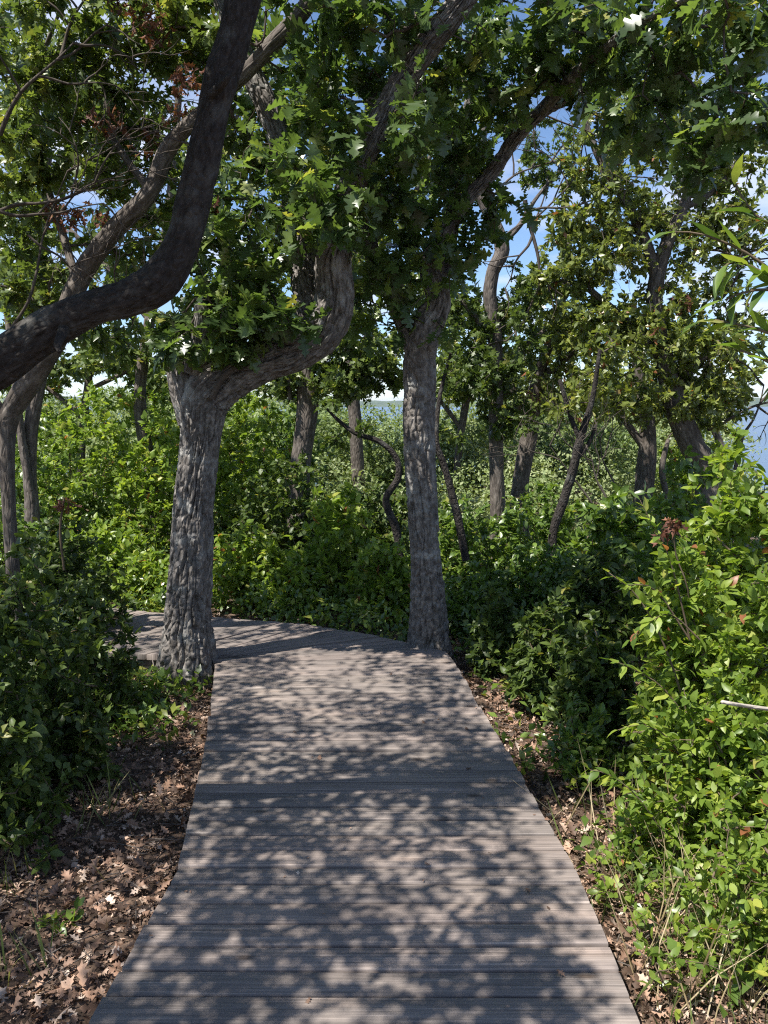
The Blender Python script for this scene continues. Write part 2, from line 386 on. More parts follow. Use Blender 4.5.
# distant wooded shore: a long low ridge
xs = np.linspace(-2600, 2600, 260); ys = np.linspace(0, 1, 9)
XX, T_ = np.meshgrid(xs, ys); prof = np.sin(pi * T_) ** .6
hh = 10 + 26 * fbm(np.stack([xs / 420, xs * 0, xs * 0], -1), 3) + 5 * vnoise(np.stack([xs / 30, xs * 0 + 4, xs * 0], -1))
ZZ = WZ - 1 + prof * hh[None] + 1.5 * vnoise(np.stack([XX / 18, T_ * 9, XX * 0], -1)); YY = 2500 + 500 * T_ + 120 * np.sin(XX / 700)
m, nt = newmat('far_woods'); b = N(nt, 'ShaderNodeBsdfPrincipled'); tc = N(nt, 'ShaderNodeTexCoord'); nz = N(nt, 'ShaderNodeTexNoise'); nz.inputs['Scale'].default_value = .05
nt.links.new(tc.outputs['Object'], nz.inputs['Vector']); c = ramp(nt, nz.outputs['Fac'], [(.35, (.035, .06, .03)), (.65, (.07, .1, .05))]); nt.links.new(c, b.inputs['Base Color']); b.inputs['Roughness'].default_value = 1
o = N(nt, 'ShaderNodeOutputMaterial'); nt.links.new(b.outputs[0], o.inputs['Surface'])
i = (np.arange(8)[:, None] * 260 + np.arange(259)[None]).ravel()
o = structure(make_mesh('far_shore_hills', np.stack([XX.ravel(), YY.ravel(), ZZ.ravel()], -1), np.stack([i, i + 1, i + 261, i + 260], -1), m, smooth=True))

# ------------------------------------------------------------------ boardwalk
inner = np.array([(-.77, -2.5), (-.79, 2.03), (-.74, 2.80), (-.88, 3.93), (-1.075, 5.10), (-1.12, 5.26), (-1.13, 5.28), (-1.15, 5.29), (-1.25, 5.30), (-2.6, 5.5), (-4.6, 6.0), (-9, 7.3)])
outer = np.array([(.69, -2.5), (.69, 2.03), (.685, 2.80), (.575, 3.93), (.45, 5.20), (.41, 5.42), (.08, 5.70), (-.24, 5.92), (-.56, 6.10), (-1.9, 6.50), (-3.8, 7.1), (-8.1, 8.5)])
nseg = []; rails = []
W0 = .116
for k in range(len(inner) - 1):
    mo = np.linalg.norm(outer[k+1] - outer[k]); mi = np.linalg.norm(inner[k+1] - inner[k])
    c = max(1, int(round(max(mo, mi) / W0)))
    for q in range(c): rails.append((inner[k] + (inner[k+1] - inner[k]) * q / c, outer[k] + (outer[k+1] - outer[k]) * q / c))
rails.append((inner[-1], outer[-1]))
# smooth the direction change
rails = np.array(rails)
PV, PF, PK, PR = [], [], [], []; o = 0
for k in range(len(rails) - 1):
    (a0, b0), (a1, b1) = rails[k], rails[k+1]
    d = nrm((b0 + b1) / 2 - (a0 + a1) / 2); e = R.normal(size=2) * .004
    a0 = a0 - d * e[0]; a1 = a1 - d * e[0]; b0 = b0 + d * e[1]; b1 = b1 + d * e[1]
    u = nrm(a1 - a0); w = nrm(b1 - b0); g = .0045 + .003 * R.random()
    a0, a1, b0, b1 = a0 + u * g, a1 - u * g, b0 + w * g, b1 - w * g
    wa, wb = np.linalg.norm(a1 - a0), np.linalg.norm(b1 - b0); dz = R.normal() * .0016; tl = R.normal() * .0015
    ch = .005; ns = 12
    prof = [(0, -.038), (0, -ch), (ch * .4, -ch * .3), (ch, 0), (.5, .0009), (1, 0), (1.1, -ch * .3), (1.2, -ch), (1.2, -.038)]
    rows = []; pv_ = float(np.clip(R.normal() * .22 + .5, 0, 1))
    for q in range(ns + 1):
        t = q / ns; A = a0 + (b0 - a0) * t; B = a1 + (b1 - a1) * t; wd = np.linalg.norm(B - A); dr = (B - A) / max(wd, 1e-6)
        cup = .002 * sin(3 * t + k)
        xs_ = [0, 0, ch * .4, ch, wd / 2, wd - ch, wd - ch * .4, wd, wd]; zs = [-.038, -ch, -ch * .3, 0, .0012, 0, -ch * .3, -ch, -.038]
        wob = .0012 * (vnoise(np.array([t * 5, k * 3.1, 0])) - .5)
        rows.append([[*(A + dr * (x + wob)), z + dz + tl * (x / max(wd, .01) - .5) + cup] for x, z in zip(xs_, zs)])
        PK += [[t * 1.5 + k * 5.3, x, k * 1.7] for x in xs_]; PR += [pv_] * 9
    PV.append(np.array(rows).reshape(-1, 3))
    ii = (np.arange(ns)[:, None] * 9 + np.arange(8)[None]).ravel() + o
    PF.append(np.stack([ii, ii + 9, ii + 10, ii + 1], -1))
    ends = []
    for base in (o, o + ns * 9): ends += [[base, base + 1, base + 7, base + 8], [base + 1, base + 2, base + 6, base + 7], [base + 2, base + 3, base + 5, base + 6]]
    PF.append(np.array(ends)); o += 9 * (ns + 1)
m, nt = newmat('weathered_plank')
at = N(nt, 'ShaderNodeAttribute', attribute_name='pk'); ar = N(nt, 'ShaderNodeAttribute', attribute_name='rnd')
mp = N(nt, 'ShaderNodeMapping'); mp.inputs['Scale'].default_value = (1.6, 85, 1); nt.links.new(at.outputs['Vector'], mp.inputs[0])
g1 = N(nt, 'ShaderNodeTexNoise'); g1.inputs['Scale'].default_value = 1.6; g1.inputs['Detail'].default_value = 8; g1.inputs['Roughness'].default_value = .62; nt.links.new(mp.outputs[0], g1.inputs['Vector'])
mp2 = N(nt, 'ShaderNodeMapping'); mp2.inputs['Scale'].default_value = (1.2, 9, 1); nt.links.new(at.outputs['Vector'], mp2.inputs[0])
g2 = N(nt, 'ShaderNodeTexNoise'); g2.inputs['Scale'].default_value = 1.7; g2.inputs['Detail'].default_value = 4; nt.links.new(mp2.outputs[0], g2.inputs['Vector'])
c1 = ramp(nt, g1.outputs['Fac'], [(.26, (.075, .066, .06)), (.4, (.18, .162, .15)), (.56, (.245, .22, .203)), (.67, (.34, .307, .283)), (.77, (.56, .51, .47))])
c2 = ramp(nt, g2.outputs['Fac'], [(.3, (.8, .78, .78)), (.55, (1, .98, .97)), (.75, (1.1, 1.02, .97))])
c3 = ramp(nt, ar.outputs['Fac'], [(0, (.66, .66, .68)), (.3, (.9, .88, .86)), (.7, (1.02, .97, .95)), (1, (1.18, 1.08, 1.02))])
mu = N(nt, 'ShaderNodeVectorMath', operation='MULTIPLY'); nt.links.new(c1, mu.inputs[0]); nt.links.new(c2, mu.inputs[1])
mv = N(nt, 'ShaderNodeVectorMath', operation='MULTIPLY'); nt.links.new(mu.outputs[0], mv.inputs[0]); nt.links.new(c3, mv.inputs[1])
vk = N(nt, 'ShaderNodeTexVoronoi'); mk = N(nt, 'ShaderNodeMapping'); mk.inputs['Scale'].default_value = (2.6, 7, 1); nt.links.new(at.outputs['Vector'], mk.inputs[0]); nt.links.new(mk.outputs[0], vk.inputs['Vector']); vk.inputs['Scale'].default_value = 1.1
kr = ramp(nt, vk.outputs['Distance'], [(.05, (.45, .4, .36)), (.13, (1, 1, 1))])
st_ = N(nt, 'ShaderNodeTexNoise'); st_.inputs['Scale'].default_value = 2.2; st_.inputs['Detail'].default_value = 5; to_ = N(nt, 'ShaderNodeTexCoord'); nt.links.new(to_.outputs['Object'], st_.inputs['Vector'])
sr_ = ramp(nt, st_.outputs['Fac'], [(.35, (.8, .8, .8)), (.5, (1, .99, .98)), (.7, (1.1, 1.07, 1.02))])
m5 = N(nt, 'ShaderNodeVectorMath', operation='MULTIPLY'); nt.links.new(mv.outputs[0], m5.inputs[0]); nt.links.new(kr, m5.inputs[1])
mv = N(nt, 'ShaderNodeVectorMath', operation='MULTIPLY'); nt.links.new(m5.outputs[0], mv.inputs[0]); nt.links.new(sr_, mv.inputs[1])
b = N(nt, 'ShaderNodeBsdfPrincipled'); nt.links.new(mv.outputs[0], b.inputs['Base Color']); b.inputs['Roughness'].default_value = .72; b.inputs['Specular IOR Level'].default_value = .35
bp = N(nt, 'ShaderNodeBump'); bp.inputs['Distance'].default_value = .004; bp.inputs['Strength'].default_value = .8; nt.links.new(g1.outputs['Fac'], bp.inputs['Height']); nt.links.new(bp.outputs[0], b.inputs['Normal'])
oo = N(nt, 'ShaderNodeOutputMaterial'); nt.links.new(b.outputs[0], oo.inputs['Surface']); M_plank = m
bw = structure(make_mesh('boardwalk', np.vstack(PV), np.vstack(PF), M_plank, None, {'pk': np.array(PK), 'rnd': np.array(PR)}))
bw['_o'] = [0, 0, 0]; bw['label'] = 'weathered grey plank boardwalk curving left between the two oaks'
def beam(off, side):
    rail = inner if side < 0 else outer; oth = outer if side < 0 else inner
    d = nrm(oth - rail); a = rail + d * off; b2 = a + d * .045; V = []
    for q in range(len(a)):
        for pt in (a[q], b2[q]): V += [(*pt, -.042), (*pt, -.2)]
    F = []
    for q in range(len(a) - 1):
        k = q * 4; n_ = k + 4
        F += [(k, n_, n_ + 1, k + 1), (k + 2, k + 3, n_ + 3, n_ + 2), (k, k + 2, n_ + 2, n_), (k + 1, n_ + 1, n_ + 3, k + 3)]
    V = np.array(V); return V, np.array(F)
for off, sd in ((.05, -1), (.05, 1), (.7, 1)):
    V, F = beam(off, sd); make_mesh('joist', V, F, M_plank, bw, {'pk': V[:, [1, 2, 0]], 'rnd': np.full(len(V), .2)})

# ================================================================== TREES
def tree(name, label, org_line, group=None, cat='tree', mat=B_far, sides=16, bark=.0, step=.05, flare=None, lump=.08, seed=0, tname='trunk'):
    C = org_line; t = thing(name, label, cat, C[0][:3], group)
    L = limb(tname, C, mat, t, sides, step, bark, flare=flare, lump=lump, seed=seed)
    return t, L
OG = 'oak trees beside the boardwalk'

CLEAR += [([(380, 125), (395, 95), (420, 55), (455, 12)], 21, 4.8, .85), ([(303, 300), (303, 255)], 18, 5.15, .9), ([(272, 118), (250, 70), (240, 45)], 15, 5.3, .9), ([(334, 320), (335, 262)], 22, 5.0, .9), ([(250, 375), (300, 352)], 15, 5.15, .85), ([(201, 330), (200, 308)], 13, 5.1, .85),
          ([(240, 78), (275, 42), (305, 8)], 16, 5.1, .9), ([(112, 232), (148, 195), (180, 135)], 16, 5.2, .85), ([(500, 160), (518, 135), (560, 102)], 13, 5.5, .6), ([(418, 400), (420, 350), (436, 300), (434, 275)], 20, 5.55, .7),
          ([(493, 300), (502, 250), (486, 207)], 13, 9.0, .95), ([(655, 300), (668, 240), (690, 190)], 14, 9.0, .75), ([(650, 255), (622, 195)], 9, 9., .6), ([(374, 300), (390, 345)], 9, 5.5, .8)]
# --- left oak at the bend
g0 = gz(-1.3, 5.2)
C1 = px_line([(187, 705, 5.22, 48), (187, 672, 5.22, 47), (188, 620, 5.22, 43), (191, 560, 5.2, 39), (194, 500, 5.2, 37), (201, 440, 5.2, 40), (205, 400, 5.2, 50), (228, 378, 5.18, 46.5), (262, 362, 5.15, 39.8), (298, 350, 5.1, 36.5), (325, 328, 5.05, 38.2), (334, 295, 5.0, 36.5), (333, 262, 4.95, 33.2), (342, 215, 4.9, 29.9), (362, 160, 4.85, 22.5), (390, 105, 4.8, 22.5), (418, 58, 4.75, 23.1), (452, 15, 4.7, 21.8), (500, -50, 4.6, 17.7), (560, -120, 4.5, 12.2)])
t1, L1 = tree('oak_tree', 'rough-barked oak at the inside of the bend, its thick limb elbowing to the right', C1, OG, mat=B_oak, sides=210, bark=.024, step=.007, flare=(.62, .34, 5), lump=.06, seed=1)
l1b = limb('limb', px_line([(320, 335, 5.1, 24.0), (308, 300, 5.15, 27.2), (303, 265, 5.25, 26.4), (298, 220, 5.3, 24.0), (285, 160, 5.3, 21.6), (268, 110, 5.3, 20.8), (250, 70, 5.3, 19.2), (225, 10, 5.3, 16.0), (200, -60, 5.3, 11.2)]), B_oak, t1, 120, .01, .014, lump=.06, seed=2)
l1c = limb('limb', px_line([(197, 420, 5.22, 36), (187, 390, 5.22, 34), (181, 366, 5.22, 26), (180, 352, 5.2, 14)]), B_oak, t1, 40, .015, .008, lump=.12, seed=3)
l1d = limb('stub', px_line([(196, 372, 5.15, 24), (200, 345, 5.1, 20), (203, 320, 5.05, 21), (200, 305, 5.02, 13)]), B_oak, t1, 40, .012, .008, lump=.2, seed=4)
# dead broken stick on the stub
merged_tubes('dead_branch', [px_line([(212, 398, 5.05, 8), (222, 378, 5.0, 7), (238, 365, 4.98, 5)])], B_twig, t1)
tips = blob_tips([(300, 140, 5.0, 55, 60, .5, 60), (245, 225, 5.1, 50, 60, .5, 55), (325, 205, 4.5, 40, 35, .25, 26), (380, 180, 5.0, 50, 50, .5, 50), (340, 50, 5.0, 90, 55, .6, 80), (440, 60, 4.9, 60, 55, .6, 45), (240, 300, 5.0, 45, 35, .35, 38), (400, 120, 4.6, 60, 50, .4, 35), (250, 40, 5.6, 60, 60, .6, 30),
                  (300, 240, 4.9, 50, 40, .4, 40), (200, 290, 5.4, 40, 40, .4, 22), (245, 318, 4.85, 48, 16, .25, 18), (165, 325, 5.2, 30, 22, .3, 14), (225, 342, 4.9, 50, 16, .2, 18), (176, 346, 4.95, 24, 14, .15, 10), (300, 318, 4.75, 26, 16, .15, 7), (380, -60, 4.6, 160, 50, .9, 70)])
crown(t1, np.vstack([L1[L1[:, 2] > 2.1][::6], l1b[::6], l1d[-2:]]), tips, 'oak', M_oak, .13, 7)

# --- right oak
C2 = px_line([(429, 668, 5.62, 33.1), (429, 645, 5.62, 32.2), (428, 600, 5.62, 30.4), (425, 540, 5.6, 29.4), (421, 480, 5.6, 30.4), (419, 430, 5.6, 30.4), (420, 385, 5.6, 30.4), (420, 350, 5.58, 31.3), (428, 322, 5.55, 31.3), (438, 300, 5.5, 22.1), (432, 272, 5.5, 19.8), (440, 240, 5.5, 18.4), (462, 205, 5.5, 12.7), (492, 172, 5.5, 12.2), (518, 135, 5.5, 11.6), (548, 108, 5.5, 10.6), (590, 90, 5.4, 9.0), (640, 62, 5.2, 7.4), (700, 20, 5.0, 5.8), (760, -30, 4.8, 4.2)])
t2, L2 = tree('oak_tree', 'slender grey oak on the outside of the boardwalk bend', C2, OG, mat=B_oak, sides=170, bark=.02, step=.008, flare=(.5, .26, 4), lump=.07, seed=5)
l2b = limb('limb', px_line([(421, 385, 5.58, 14), (408, 338, 5.55, 15), (390, 295, 5.5, 14), (375, 268, 5.5, 13), (368, 220, 5.5, 13), (372, 160, 5.5, 11), (385, 80, 5.4, 8)]), B_oak, t2, 36, .02, .006, lump=.1, seed=6)
l2c = limb('limb', px_line([(434, 285, 5.5, 18), (450, 240, 5.7, 13), (456, 180, 5.8, 11), (470, 100, 5.8, 9), (500, 20, 5.7, 6)]), B_oak, t2, 30, .025, .004, lump=.1, seed=7)
l2d = limb('limb', px_line([(540, 112, 5.5, 12), (575, 75, 5.0, 10), (630, 30, 4.4, 9), (700, -10, 3.9, 7)]), B_oak, t2, 24, .025, .003, seed=8)
tips = blob_tips([(430, 250, 5.4, 50, 55, .4, 55), (395, 280, 5.3, 35, 40, .35, 30), (470, 120, 5.4, 55, 60, .6, 55), (520, 50, 5.2, 70, 45, .6, 60), (600, 35, 4.8, 70, 35, .6, 60), (700, 40, 4.4, 80, 45, .6, 80), (455, 180, 5.6, 45, 40, .4, 35), (395, 325, 5.4, 26, 20, .25, 12), (440, 335, 5.3, 22, 16, .15, 6), (370, 300, 5.5, 40, 40, .3, 20), (640, 110, 4.6, 60, 35, .4, 30), (725, 130, 4.2, 50, 45, .4, 35),
                  (500, 210, 5.5, 35, 30, .3, 12), (560, -60, 5, 120, 40, .8, 40), (580, 80, 5.4, 40, 30, .3, 12)])
crown(t2, np.vstack([L2[L2[:, 2] > 2.0][::6], l2b[::4], l2c[::4], l2d[::4]]), tips, 'oak', M_oak, .125, 7)

def bare(lines, mat, t, name='dead_branch'):
    # twiggy() lists side twigs before the branch that bears them: depth 0 closes a branch
    cur = []
    for dep, l in lines:
        cur.append(px_line(l))
        if dep == 0: merged_tubes(name, cur, mat, t, 6, .05, .1); cur = []
def twiggy(px, py, d, ang, L, w, dep=3, out=None, rs=None, lv=0):
    rs = rs or random; out = [] if out is None else out
    pts = [(px, py, d, w)]; a = ang; n = 5
    for q in range(n):
        a += rs.uniform(-.35, .35); px += cos(a) * L / n; py -= sin(a) * L / n; d += rs.uniform(-.04, .04); pts.append((px, py, d, w * (1 - .14 * (q + 1))))
        if dep > 0 and q >= 1 and rs.random() < .75: twiggy(px, py, d, a + rs.choice((-1, 1)) * rs.uniform(.4, 1.), L * rs.uniform(.45, .7), w * .6, dep - 1, out, rs, lv + 1)
    out.append((lv, pts)); return out
# --- dark foreground limb, trunk stands left of the frame
base3 = np.array([-2.75, 2.9, gz(-2.75, 2.9)])
C3 = np.vstack([[[*(base3 - [0, 0, .15]), .17], [*(base3 + [.03, 0, .35]), .14], [*(base3 + [.2, -.05, .9]), .125], [-2.15, 2.82, 1.38, .115]],
                px_line([(-60, 398, 2.82, 47), (-20, 376, 2.8, 43), (0, 365, 2.8, 42), (28, 345, 2.8, 38), (60, 324, 2.8, 37), (95, 308, 2.8, 33), (125, 300, 2.8, 36), (155, 286, 2.8, 40), (172, 266, 2.8, 38), (185, 236, 2.8, 33), (192, 205, 2.8, 34), (202, 165, 2.8, 33), (211, 120, 2.8, 30), (222, 75, 2.8, 33), (233, 40, 2.8, 32), (246, -20, 2.8, 34), (262, -100, 2.75, 31)]),
                [[-.5, 2.7, 3.75, .05], [-.4, 2.6, 4.4, .035], [-.2, 2.4, 5.0, .02]]])
t3, L3 = tree('leaning_tree', 'dark smooth limb sweeping in from the left edge and up across the view', C3, mat=B_smooth, sides=64, bark=.006, step=.014, lump=.09, seed=9)
limb('stub', px_line([(64, 330, 2.75, 14), (58, 345, 2.68, 9), (60, 352, 2.66, 5)]), B_smooth, t3, 14, .01, .002, lump=.2)
limb('stub', px_line([(212, 95, 2.75, 12), (226, 80, 2.7, 8), (231, 70, 2.7, 4)]), B_smooth, t3, 14, .01, .002, lump=.2)
bare(twiggy(203, 150, 2.75, 2.6, 60, 2.2, 2) + twiggy(120, 292, 2.78, 1.9, 55, 2.2, 2), B_twig, t3)
lA = limb('limb', np.array([[-2.2, 2.82, 1.3, .05], [-2.6, 2.7, 2.2, .035], [-2.9, 2.4, 2.9, .022], [-2.8, 1.9, 3.3, .014], [-3.0, 1.4, 3.5, .01]]), B_smooth, t3, 20, .06)
lB = limb('limb', np.array([[-2.68, 2.3, 2.6, .035], [-3.2, 2.6, 3.4, .03], [-3.7, 2.8, 4.0, .022], [-4.3, 3.0, 4.5, .016]]), B_smooth, t3, 20, .06)
lC = limb('limb', np.array([[-.5, 2.7, 3.7, .02], [-.9, 2.4, 4.0, .014], [-1.5, 1.9, 4.2, .009]]), B_smooth, t3, 20, .06)
def shade(x, y, h, rx, ry, rz, n, z0=0):
    """a bough whose shade falls on (x,y): it grows where the sun's ray to that spot passes height h"""
    k = (h - z0) / SUN[2]; return wblob(x + SUN[0] * k, y + SUN[1] * k, h, rx, ry, rz, n)
def cast(n, x0, x1, y0, y1, h0, h1, w):
    """unseen boughs placed to shade a patch of ground, thinned by w(x,y), standing sunward at height h"""
    x = R.uniform(x0, x1, n); y = R.uniform(y0, y1, n); k = R.random(n) < w(x, y); x, y = x[k], y[k]; h = R.uniform(h0, h1, len(x))
    return np.stack([x, y, h * 0], -1) + SUN[None] * (h / SUN[2])[:, None]
def wdeck(x, y):
    b = np.interp(y, [1.2, 2.3, 2.5, 2.75, 2.85, 3.05, 3.25, 3.6, 4.0, 4.8, 6.2], [.62, .6, .55, .55, .42, .42, .75, .8, .8, .6, .3])
    c = np.clip((fbm(np.stack([x * 2.6, y * 2.6, x * 0], -1), 2) - .24) * 2.4, .32, 1.)
    return b * c
tips = np.vstack([cast(3300, -.9, .55, 1.2, 6.2, 2.4, 4.6, wdeck), cast(850, -3.8, -.95, 2.3, 6.4, 2.6, 4.6, lambda x, y: .8 + 0 * x), cast(260, -2.6, -.8, 1.2, 2.4, 2.4, 4.2, lambda x, y: .5 + 0 * x),
                  np.vstack([q[:3] + SUN * R.uniform(.5, 1.6) + R.normal(size=3) * [.14, .14, .1] for q in L3[::2] if q[2] > 1.7 and q[2] < 4.2 for _ in range(2)])])
# nothing may hang into the view: boughs stay above and left of the frame
vy = tips[:, 1]; inview = (vy > .3) & (np.abs(tips[:, 0]) < .5 * vy + .3) & (tips[:, 2] < CAMH + .47 * vy + .22)
crown(t3, np.vstack([L3[L3[:, 2] > 4.0][::5], lA[12::4], lB[::4], lC[::4]]), tips[~inview], 'oaklo', M_oak, .066, 16, seg=.3, spread=.26, r0=.0008, rmax=.007, exp=.35)  # out-of-frame foliage, laid out to dapple the deck and darken the limb

# --- second limb behind it
C4 = px_line([(14, 570, 5.6, 14.4), (10, 520, 5.6, 13.5), (6, 450, 5.6, 15.3), (10, 415, 5.6, 19.8), (34, 375, 5.5, 21.6), (62, 325, 5.4, 20.7), (82, 275, 5.4, 20.7), (112, 232, 5.3, 18.9), (148, 195, 5.2, 17.1), (168, 150, 5.2, 16.2), (196, 118, 5.1, 14.4), (240, 78, 5.1, 14.4), (275, 42, 5.1, 16.2), (305, 8, 5.1, 15.3), (340, -50, 5, 11.7), (380, -110, 5, 8.1)])
C4[0][2] = gz(C4[0][0], 5.6) - .05
t4, L4 = tree('leaning_tree', 'thinner grey-brown limb crossing behind the dark limb, stepping up to the right', C4, mat=B_far, sides=40, bark=.006, step=.02, lump=.09, seed=12)
l4b = limb('limb', px_line([(5, 420, 5.6, 14), (-20, 380, 5.6, 13), (-60, 300, 5.6, 10), (-80, 200, 5.4, 7)]), B_far, t4, 16, .05)
l4c = limb('limb', px_line([(78, 285, 5.4, 9), (60, 225, 5.6, 7), (38, 150, 5.8, 6), (40, 70, 5.8, 5), (60, 10, 5.6, 3)]), B_far, t4, 12, .05)
l4d = limb('limb', px_line([(150, 190, 5.2, 9), (120, 150, 5.4, 6), (95, 100, 5.6, 5), (90, 40, 5.6, 3)]), B_far, t4, 12, .05)
tips = blob_tips([(20, 60, 6.2, 60, 70, .5, 50), (150, 170, 6.2, 50, 50, .5, 40), (190, 200, 6.2, 30, 50, .4, 26), (40, 300, 6.2, 40, 26, .4, 20), (180, 30, 5.6, 60, 40, .6, 60), (70, 110, 5.8, 70, 50, .7, 70), (20, 230, 5.8, 40, 50, .5, 40), (150, 250, 5.8, 40, 40, .5, 30), (50, 60, 5.6, 60, 45, .6, 60), (130, 90, 5.5, 45, 50, .5, 45), (30, 150, 5.4, 40, 45, .5, 36), (100, 170, 5.5, 35, 30, .4, 20), (210, 50, 5.4, 45, 45, .5, 36), (30, 290, 5.6, 35, 35, .4, 22), (100, 20, 5.3, 90, 35, .5, 50), (260, 150, 5.6, 35, 40, .4, 24)])
c4 = crown(t4, np.vstack([L4[L4[:, 2] > 2.2][::6], l4b[::3], l4c[::3], l4d[::3]]), tips, 'oaklo', M_oak2, .09, 17, seg=.2)
# withered russet leaves in it
pts = blob_tips([(155, 25, 5.1, 22, 16, .12, 55), (190, 78, 5.0, 22, 12, .1, 50), (60, 215, 5.2, 26, 14, .15, 45), (105, 122, 5.2, 24, 14, .12, 35), (215, 215, 5.0, 22, 14, .12, 30), (130, 5, 5.2, 20, 10, .1, 25), (180, 110, 5.1, 20, 10, .1, 25), (155, 140, 5.3, 25, 14, .1, 20), (100, 215, 5.3, 14, 14, .1, 16)])
leaves('withered_foliage', pts, runit(len(pts)) - [0, 0, .8], runit(len(pts)), .058 * (.6 + .6 * R.random(len(pts))), 'dead', M_dead, t4)
# --- bare forked twigs at the left edge
bare(twiggy(0, 135, 4.9, .9, 120, 5) + twiggy(-10, 215, 5, .25, 140, 4) + twiggy(-5, 210, 4.9, -.2, 110, 3.5) + twiggy(10, 330, 5.0, 1.35, 170, 4, 2) + twiggy(28, 235, 5.0, -.9, 90, 3, 2) + twiggy(60, 60, 5.1, 1.4, 90, 4, 2), B_twig, t4)

# --- background trees, one call each
def bg_tree(label, line, limbs, blobs, kind='lo', mat=M_oak2, size=.08, per=10, bark=B_far, name='oak_tree', group='trees behind the boardwalk', seg=.25, wig=.14, dead=None, ground=True, upn=.45, sides=18, bk=.005, rlim=1.):
    C = px_line(line)
    if ground:
        g = gz(C[0][0], C[0][1]) - .1
        if C[0][2] > g: C = np.vstack([[[C[0][0] - .02, C[0][1], g, C[0][3] * 1.25]], C])
    t, L = tree(name, label, C, group, mat=bark, sides=sides, bark=bk, step=.04, lump=.1, seed=int(line[0][0]))
    A = [L[L[:, 2] > L[:, 2].max() * .45][::4]]
    for l in limbs: A.append(limb('limb', px_line(l), bark, t, 12, .06, lump=.1)[::3])
    blobs = [(*q[:6], int(q[6] * 1.45)) for q in blobs]; per = int(per * 1.5)
    crown(t, np.vstack(A), blob_tips(blobs), kind, mat, size, per, seg=seg, wig=wig, upn=upn, rlim=rlim)
    if dead: bare(dead, B_twig, t)
    return t
bg_tree('twin thin stems at the far left, rising behind the dark bush', [(32, 510, 8, 14), (30, 470, 8, 13), (32, 420, 8, 13), (42, 370, 8, 12), (48, 320, 8, 10), (40, 250, 8, 8), (50, 150, 8, 5)],
        [[(30, 490, 7.9, 9), (22, 440, 7.9, 8), (15, 380, 7.9, 7), (5, 300, 8, 5)], [(45, 350, 8, 6), (80, 310, 8, 5), (130, 290, 8.2, 3)]],
        [(120, 230, 8.4, 60, 60, .6, 44), (10, 100, 8.4, 40, 80, .6, 36), (30, 290, 8, 45, 40, .6, 28), (100, 330, 8.3, 50, 28, .5, 30), (20, 200, 8, 40, 50, .6, 30), (60, 120, 8, 60, 50, .7, 40)], size=.1, per=9)
bg_tree('leafy tree high behind the two left limbs, blue sky between its leaves', [(150, 480, 10, 14), (140, 400, 10, 12), (150, 320, 10, 11), (165, 240, 10, 10), (175, 150, 10, 8), (180, 60, 10, 5)],
        [[(150, 320, 10, 8), (110, 270, 10, 6), (70, 230, 10, 4)], [(165, 240, 10, 7), (210, 180, 10, 5), (240, 110, 10, 4)]],
        [(120, 350, 10, 60, 22, .7, 50), (190, 340, 10, 50, 35, .7, 60), (110, 280, 10, 40, 30, .6, 24), (220, 170, 10, 45, 60, .8, 50), (130, 130, 10, 40, 60, .8, 28), (250, 330, 10, 50, 40, .8, 60), (240, 70, 10, 50, 60, .8, 45)], size=.1, per=11, mat=M_oak2)
bg_tree('short stout trunk standing in the bushes just right of the elbowed oak', [(300, 480, 9, 21), (304, 440, 9, 20), (308, 400, 9, 22), (305, 360, 9, 18), (318, 310, 9, 13), (330, 240, 9, 9)],
        [[(306, 385, 9, 12), (285, 350, 9, 9), (262, 320, 9, 6)], [(310, 370, 9, 11), (345, 340, 9, 8), (375, 320, 9, 5)], [(290, 400, 8.9, 5), (287, 375, 8.9, 4), (270, 350, 8.9, 3)]],
        [(285, 375, 9, 40, 22, .5, 50), (345, 375, 9, 42, 24, .5, 60), (370, 350, 9, 35, 28, .5, 45), (388, 372, 9, 26, 20, .4, 22), (345, 395, 9, 34, 10, .4, 14), (330, 300, 9.2, 60, 50, .7, 70), (270, 300, 9.4, 40, 40, .5, 45), (360, 220, 9.5, 60, 60, .8, 60), (300, 200, 9.6, 50, 60, .8, 50)], kind='oaklo', size=.1, mat=M_oak2)
t = bg_tree('tall thin wavy trunk behind the slender oak, pale and bare in its upper part', [(498, 515, 9, 15), (497, 470, 9, 14), (496, 400, 9, 14), (495, 340, 9, 14), (490, 300, 9, 14), (493, 272, 9, 14), (502, 250, 9, 14), (494, 222, 9, 12), (484, 205, 9, 11), (478, 175, 9, 9), (486, 120, 9, 6)],
        [[(495, 345, 9, 7), (470, 310, 9, 5), (452, 290, 9, 4)], [(496, 380, 9, 7), (520, 350, 9, 5), (545, 330, 9, 4)], [(496, 250, 9, 6), (520, 225, 9, 5), (535, 200, 9, 3.5), (555, 175, 9, 3)]],
        [(545, 150, 9.2, 30, 40, .5, 22), (520, 290, 9.1, 30, 30, .4, 22), (480, 380, 8.9, 40, 32, .5, 55), (510, 340, 9, 35, 35, .5, 36), (470, 320, 9.1, 35, 30, .4, 34), (450, 370, 9.2, 26, 26, .4, 26), (510, 420, 8.9, 36, 22, .4, 26), (450, 150, 9.3, 40, 60, .6, 24)], kind='oaklo', mat=M_dark, size=.095,
        dead=twiggy(500, 240, 9, .9, 110, 3) + twiggy(486, 205, 9, 1.2, 100, 3) + twiggy(520, 215, 8.8, .5, 110, 2.5) + twiggy(525, 200, 8.8, -1.3, 90, 5, 2) + twiggy(545, 115, 6, -.6, 70, 2))
